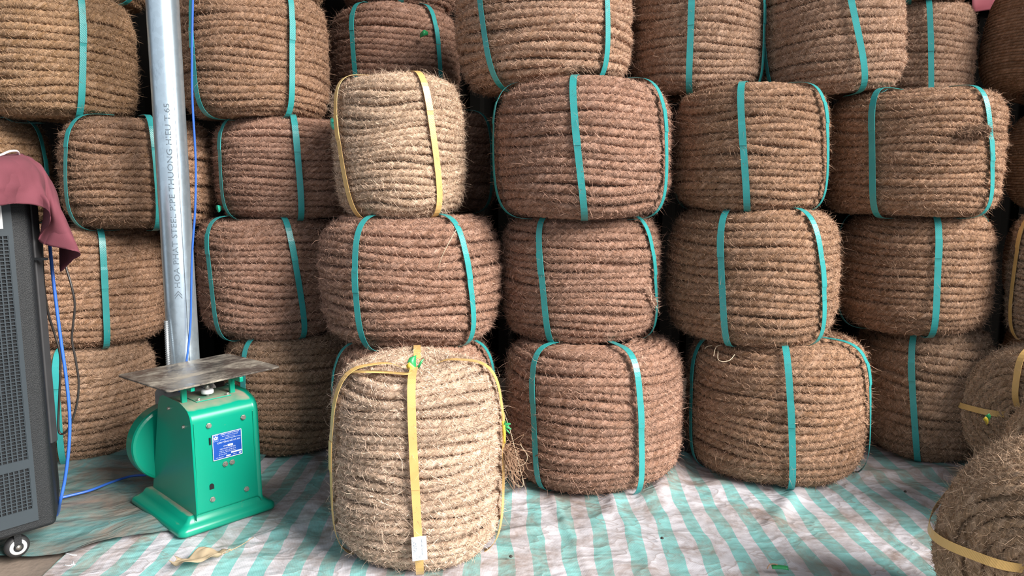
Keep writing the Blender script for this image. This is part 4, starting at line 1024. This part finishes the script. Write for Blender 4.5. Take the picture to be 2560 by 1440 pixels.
for pts in ([aty(1262, 1036, 2.12), aty(1275, 1075, 2.12), aty(1292, 1140, 2.11), aty(1304, 1185, 2.10), atz(1318, 1238, 0.004)], [aty(1268, 1170, 2.0), aty(1282, 1200, 2.0), aty(1300, 1217, 2.02), aty(1308, 1212, 2.05), aty(1306, 1196, 2.06)], [aty(1300, 1110, 2.2), aty(1318, 1140, 2.2), aty(1310, 1160, 2.2), aty(1285, 1165, 2.2)], [aty(1262, 1160, 2.0), aty(1275, 1176, 2.02), aty(1300, 1178, 2.1)]):
    m.tube(catmull(pts, 6), 0.0008, 5)
keep_world(m.build('loose_strands', M_PALE, None, smooth=True), Fo)

# mint tag of the upper pale coil
C3o = C_['C3']['obj']
a0 = aty(846, 306, 2.47)
ribbon('mint_tag', [aty(826, 304, 2.49), aty(834, 316, 2.465), aty(850, 308, 2.455), aty(862, 300, 2.47)], [V3(0, 0, 0.012), V3(0, 0, 0.010), V3(0, 0, 0.008), V3(0, 0, 0.004)], M_MINT, C3o)
ribbon('mint_tag', [aty(828, 300, 2.47), aty(838, 302, 2.46), aty(856, 300, 2.46)], [V3(0, 0.004, 0.008), V3(0, 0.002, 0.005), V3(0, 0, 0.003)], M_MINT, C3o)
# rope bulging at the upper pale coil's edge
def coir_piece(name, pts, r, col, parent, fib=500, seed=1):
    P_ = catmull(pts, 10); m = MB(); rings = []; up = None; n = 14
    for i, p in enumerate(P_):
        t = (P_[min(i+1, len(P_)-1)] - P_[max(i-1, 0)]).normalized()
        if up is None: up = t.orthogonal().normalized()
        up = (up - t*up.dot(t)).normalized(); b = t.cross(up)
        tp_ = min(1.0, 0.55 + 0.45*min(i, len(P_)-1-i)/4)
        rings.append([p + (up*math.cos(2*PI*k/n) + b*math.sin(2*PI*k/n))*r*tp_*(0.84 + 0.16*abs(math.cos(1.5*(2*PI*k/n) + i*0.55))) for k in range(n)])
    m.loft(rings); o = m.build(name, M_ROPE, None, smooth=True); o.data.uv_layers.new(name='UVMap'); o.color = (*col, 1)
    rr_ = random.Random(seed); v = []; f = []
    for _ in range(fib):
        ri = rr_.choice(rings); p = rr_.choice(ri); d_ = V3(rr_.gauss(0, 1), rr_.gauss(-0.5, 1), rr_.gauss(0, 1)).normalized()*rr_.uniform(0.008, 0.028); w_ = d_.orthogonal().normalized()*0.0007
        k = len(v); mid = p + d_*0.5; v += [p-w_, p+w_, mid+w_, mid-w_, p + d_ + V3(rr_.gauss(0, 0.004), 0, rr_.gauss(-0.002, 0.004))]; f += [(k, k+1, k+2, k+3), (k+3, k+2, k+4)]
    q = mesh(name + '_fibres', v, f, M_FIB); q.color = (*col, 1); q['kind'] = 'stuff'
    keep_world(o, parent); keep_world(q, o); return o
coir_piece('rope_end', [aty(836, 240, 2.53), aty(838, 265, 2.50), aty(846, 285, 2.47), aty(866, 288, 2.44)], 0.013, TAN, C3o, 400, 2)
coir_piece('rope_end', [aty(1598, 708, 2.52), aty(1610, 720, 2.49), aty(1622, 740, 2.50), aty(1632, 758, 2.53), aty(1636, 776, 2.57)], 0.014, (0.56, 0.33, 0.235), C_['D1']['obj'], 450, 3)
def on_coil(c, px, py, lift):
    z = c['z0'] + c['h']/2
    for _ in range(5):
        a = c['azim'](px, z); X = c['X'] + (c['R']+lift)*math.sin(a); Y = c['Y'] - (c['R']+lift)*math.cos(a); z = aty(px, py, Y).z
    return V3(X, Y, z)
coir_piece('rope_end', [on_coil(C_['F2'], *q) for q in ((2385, 338, -0.004), (2412, 333, 0.008), (2438, 322, 0.020), (2450, 326, 0.024), (2446, 338, 0.014))], 0.014, (0.30, 0.175, 0.11), C_['F2']['obj'], 800, 4)
# tags on shaded coils
ribbon('green_tag', [aty(1050, 90, 3.085), aty(1060, 82, 3.07), aty(1070, 84, 3.085)], [V3(0, 0, 0.008), V3(0, 0, 0.011), V3(0, 0, 0.006)], M_GREENTAG, C_['K3']['obj'])
ribbon('shiny_tag', [aty(540, 518, 2.76), aty(546, 522, 2.74), aty(553, 520, 2.75)], [V3(0, 0, 0.006), V3(0, 0, 0.013), V3(0, 0, 0.007)], M_MINT, C_['B2']['obj'])
# pale stray fibre on the low coil
m = MB(); E0o = C_['E0']['obj']
for pts in ([aty(1795, 878, 2.45), aty(1795, 898, 2.41), aty(1808, 904, 2.40), aty(1825, 900, 2.40), aty(1837, 886, 2.42)], [aty(1784, 890, 2.43), aty(1790, 868, 2.46), aty(1805, 862, 2.48)], [aty(1762, 872, 2.52), aty(1768, 866, 2.52), aty(1780, 864, 2.50)]):
    m.tube(catmull(pts, 6), 0.0012, 5)
keep_world(m.build('stray_fibre', M_PALE, None, smooth=True), E0o)
m = MB()
for pts in ([aty(1095, 670, 2.32), aty(1110, 630, 2.31), aty(1140, 575, 2.33)],):
    m.tube(catmull(pts, 6), 0.0011, 5)
keep_world(m.build('stray_fibre', M_PALE, None, smooth=True), C_['C2']['obj'])
# knot on the lying coil
kp = aty(2470, 1048, 2.29)
for (off, wv, mt) in (([(0, 0, -0.016), (-0.012, -0.012, 0.0), (-0.022, -0.016, 0.010)], [(0.002, 0, 0.004), (0.004, 0, 0.005), (0.004, 0, 0.004)], M_YTAG), ([(0, 0, -0.008), (-0.006, -0.012, 0.008), (-0.014, -0.016, 0.020)], [(0.004, 0, 0.003), (0.006, 0, 0.005), (0.006, 0, 0.004)], M_GREENTAG)):
    ribbon('knot_tag', [kp + V3(*q) for q in off], [V3(*q) for q in wv], mt, L1)
# dry leaf on the tarpaulin
lc = atz(500, 1402, 0.010); rows = []; rl_ = random.Random(4)
for j in range(5):
    t_ = (j-2)/2; row = []
    for i in range(7):
        s_ = i/6*2-1; half = 0.030*(1-abs(s_)**2.2) + 0.004
        q = V3(s_*0.062 + 0.01*t_, t_*half + 0.024*s_, 0.006 + 0.012*abs(t_)*(0.5+0.5*math.sin(5*s_+2)) + 0.006*math.sin(7*s_+3*t_))
        row.append(lc + q)
    rows.append([p + V3(rl_.gauss(0, 0.004), rl_.gauss(0, 0.005), abs(rl_.gauss(0, 0.004))) for p in row])
lf = patch(rows, 4, 4, 'dry_leaf', M_LEAF, 0.0008); tag(lf, 'curled dry brown leaf lying on the striped tarpaulin beside the scale', 'leaf')
stem = MB().tube(catmull([lc + V3(0.055, 0.024, 0.008), lc + V3(0.085, 0.06, 0.012), lc + V3(0.105, 0.11, 0.012)], 6), 0.0014, 6).build('leaf_stem', M_LEAF, None, smooth=True); keep_world(stem, lf)
g0 = atz(1950, 1421, 0.012)
sc1 = ribbon('strap_scrap', [g0 + V3(-0.020, 0.004, 0.002), g0 + V3(0, 0, 0.004), g0 + V3(0.020, -0.003, 0.002)], [V3(0, 0.005, 0.003)]*3, M_GREENTAG, None); tag(sc1, 'small green strap scrap lying on the striped tarpaulin', 'scrap')
tw = MB().tube(catmull([atz(1918, 1422, 0.014), atz(1924, 1412, 0.022), atz(1936, 1410, 0.022), atz(1950, 1415, 0.014)], 6), 0.0016, 6).build('twig', M_STRAND, None, smooth=True); tag(tw, 'tiny brown twig beside the green strap scrap', 'twig')
for (px, py, where) in ((1655, 1345, 'on the open tarpaulin in front of two low coils'), (1277, 1391, 'on the tarpaulin next to the standing pale coil'), (2263, 1229, 'on the tarpaulin near the lying coils')):
    q = atz(px, py, 0.010); pb = MB().lathe([(0.002, -0.003), (0.005, -0.001), (0.004, 0.002), (0.001, 0.004)], 8, Matrix.Translation(q)).build('pebble', simple('dark pebble', (0.04, 0.035, 0.03), 0.8), None, smooth=True)
    tag(pb, 'small dark pebble ' + where, 'pebble', 'pebbles on the tarpaulin')
# tarpaulin tie threads at its torn corner
m = MB()
for (a_, b_, c_) in (((165, 1383), (178, 1387), (192, 1388)), ((160, 1413), (172, 1414), (183, 1412)), ((182, 1403), (184, 1409), (186, 1413)), ((176, 1411), (180, 1412), (188, 1411))):
    m.tube(catmull([atz(*a_, 0.012), atz(*b_, 0.016), atz(*c_, 0.012)], 4), 0.0016, 5)
th_ = m.build('frayed_threads', M_WHITE, None, smooth=True); keep_world(th_, bpy.data.objects['striped_tarp'])
# pink sheet hung on the back wall behind the far pile
xs = [2430, 2490, 2550, 2610, 2680]; rows = []
for j, yy in enumerate((-160, -80, 0, 30)):
    rows.append([aty(x, yy + 6*math.sin(i*2+j), 3.80 - 0.03*math.sin(i*1.7+j)) for i, x in enumerate(xs)])
ps = patch(rows, 6, 6, 'pink_sheet', M_PINK, 0.002); tag(ps, 'pink plastic sheet hanging on the wall behind the far pile', 'sheet')
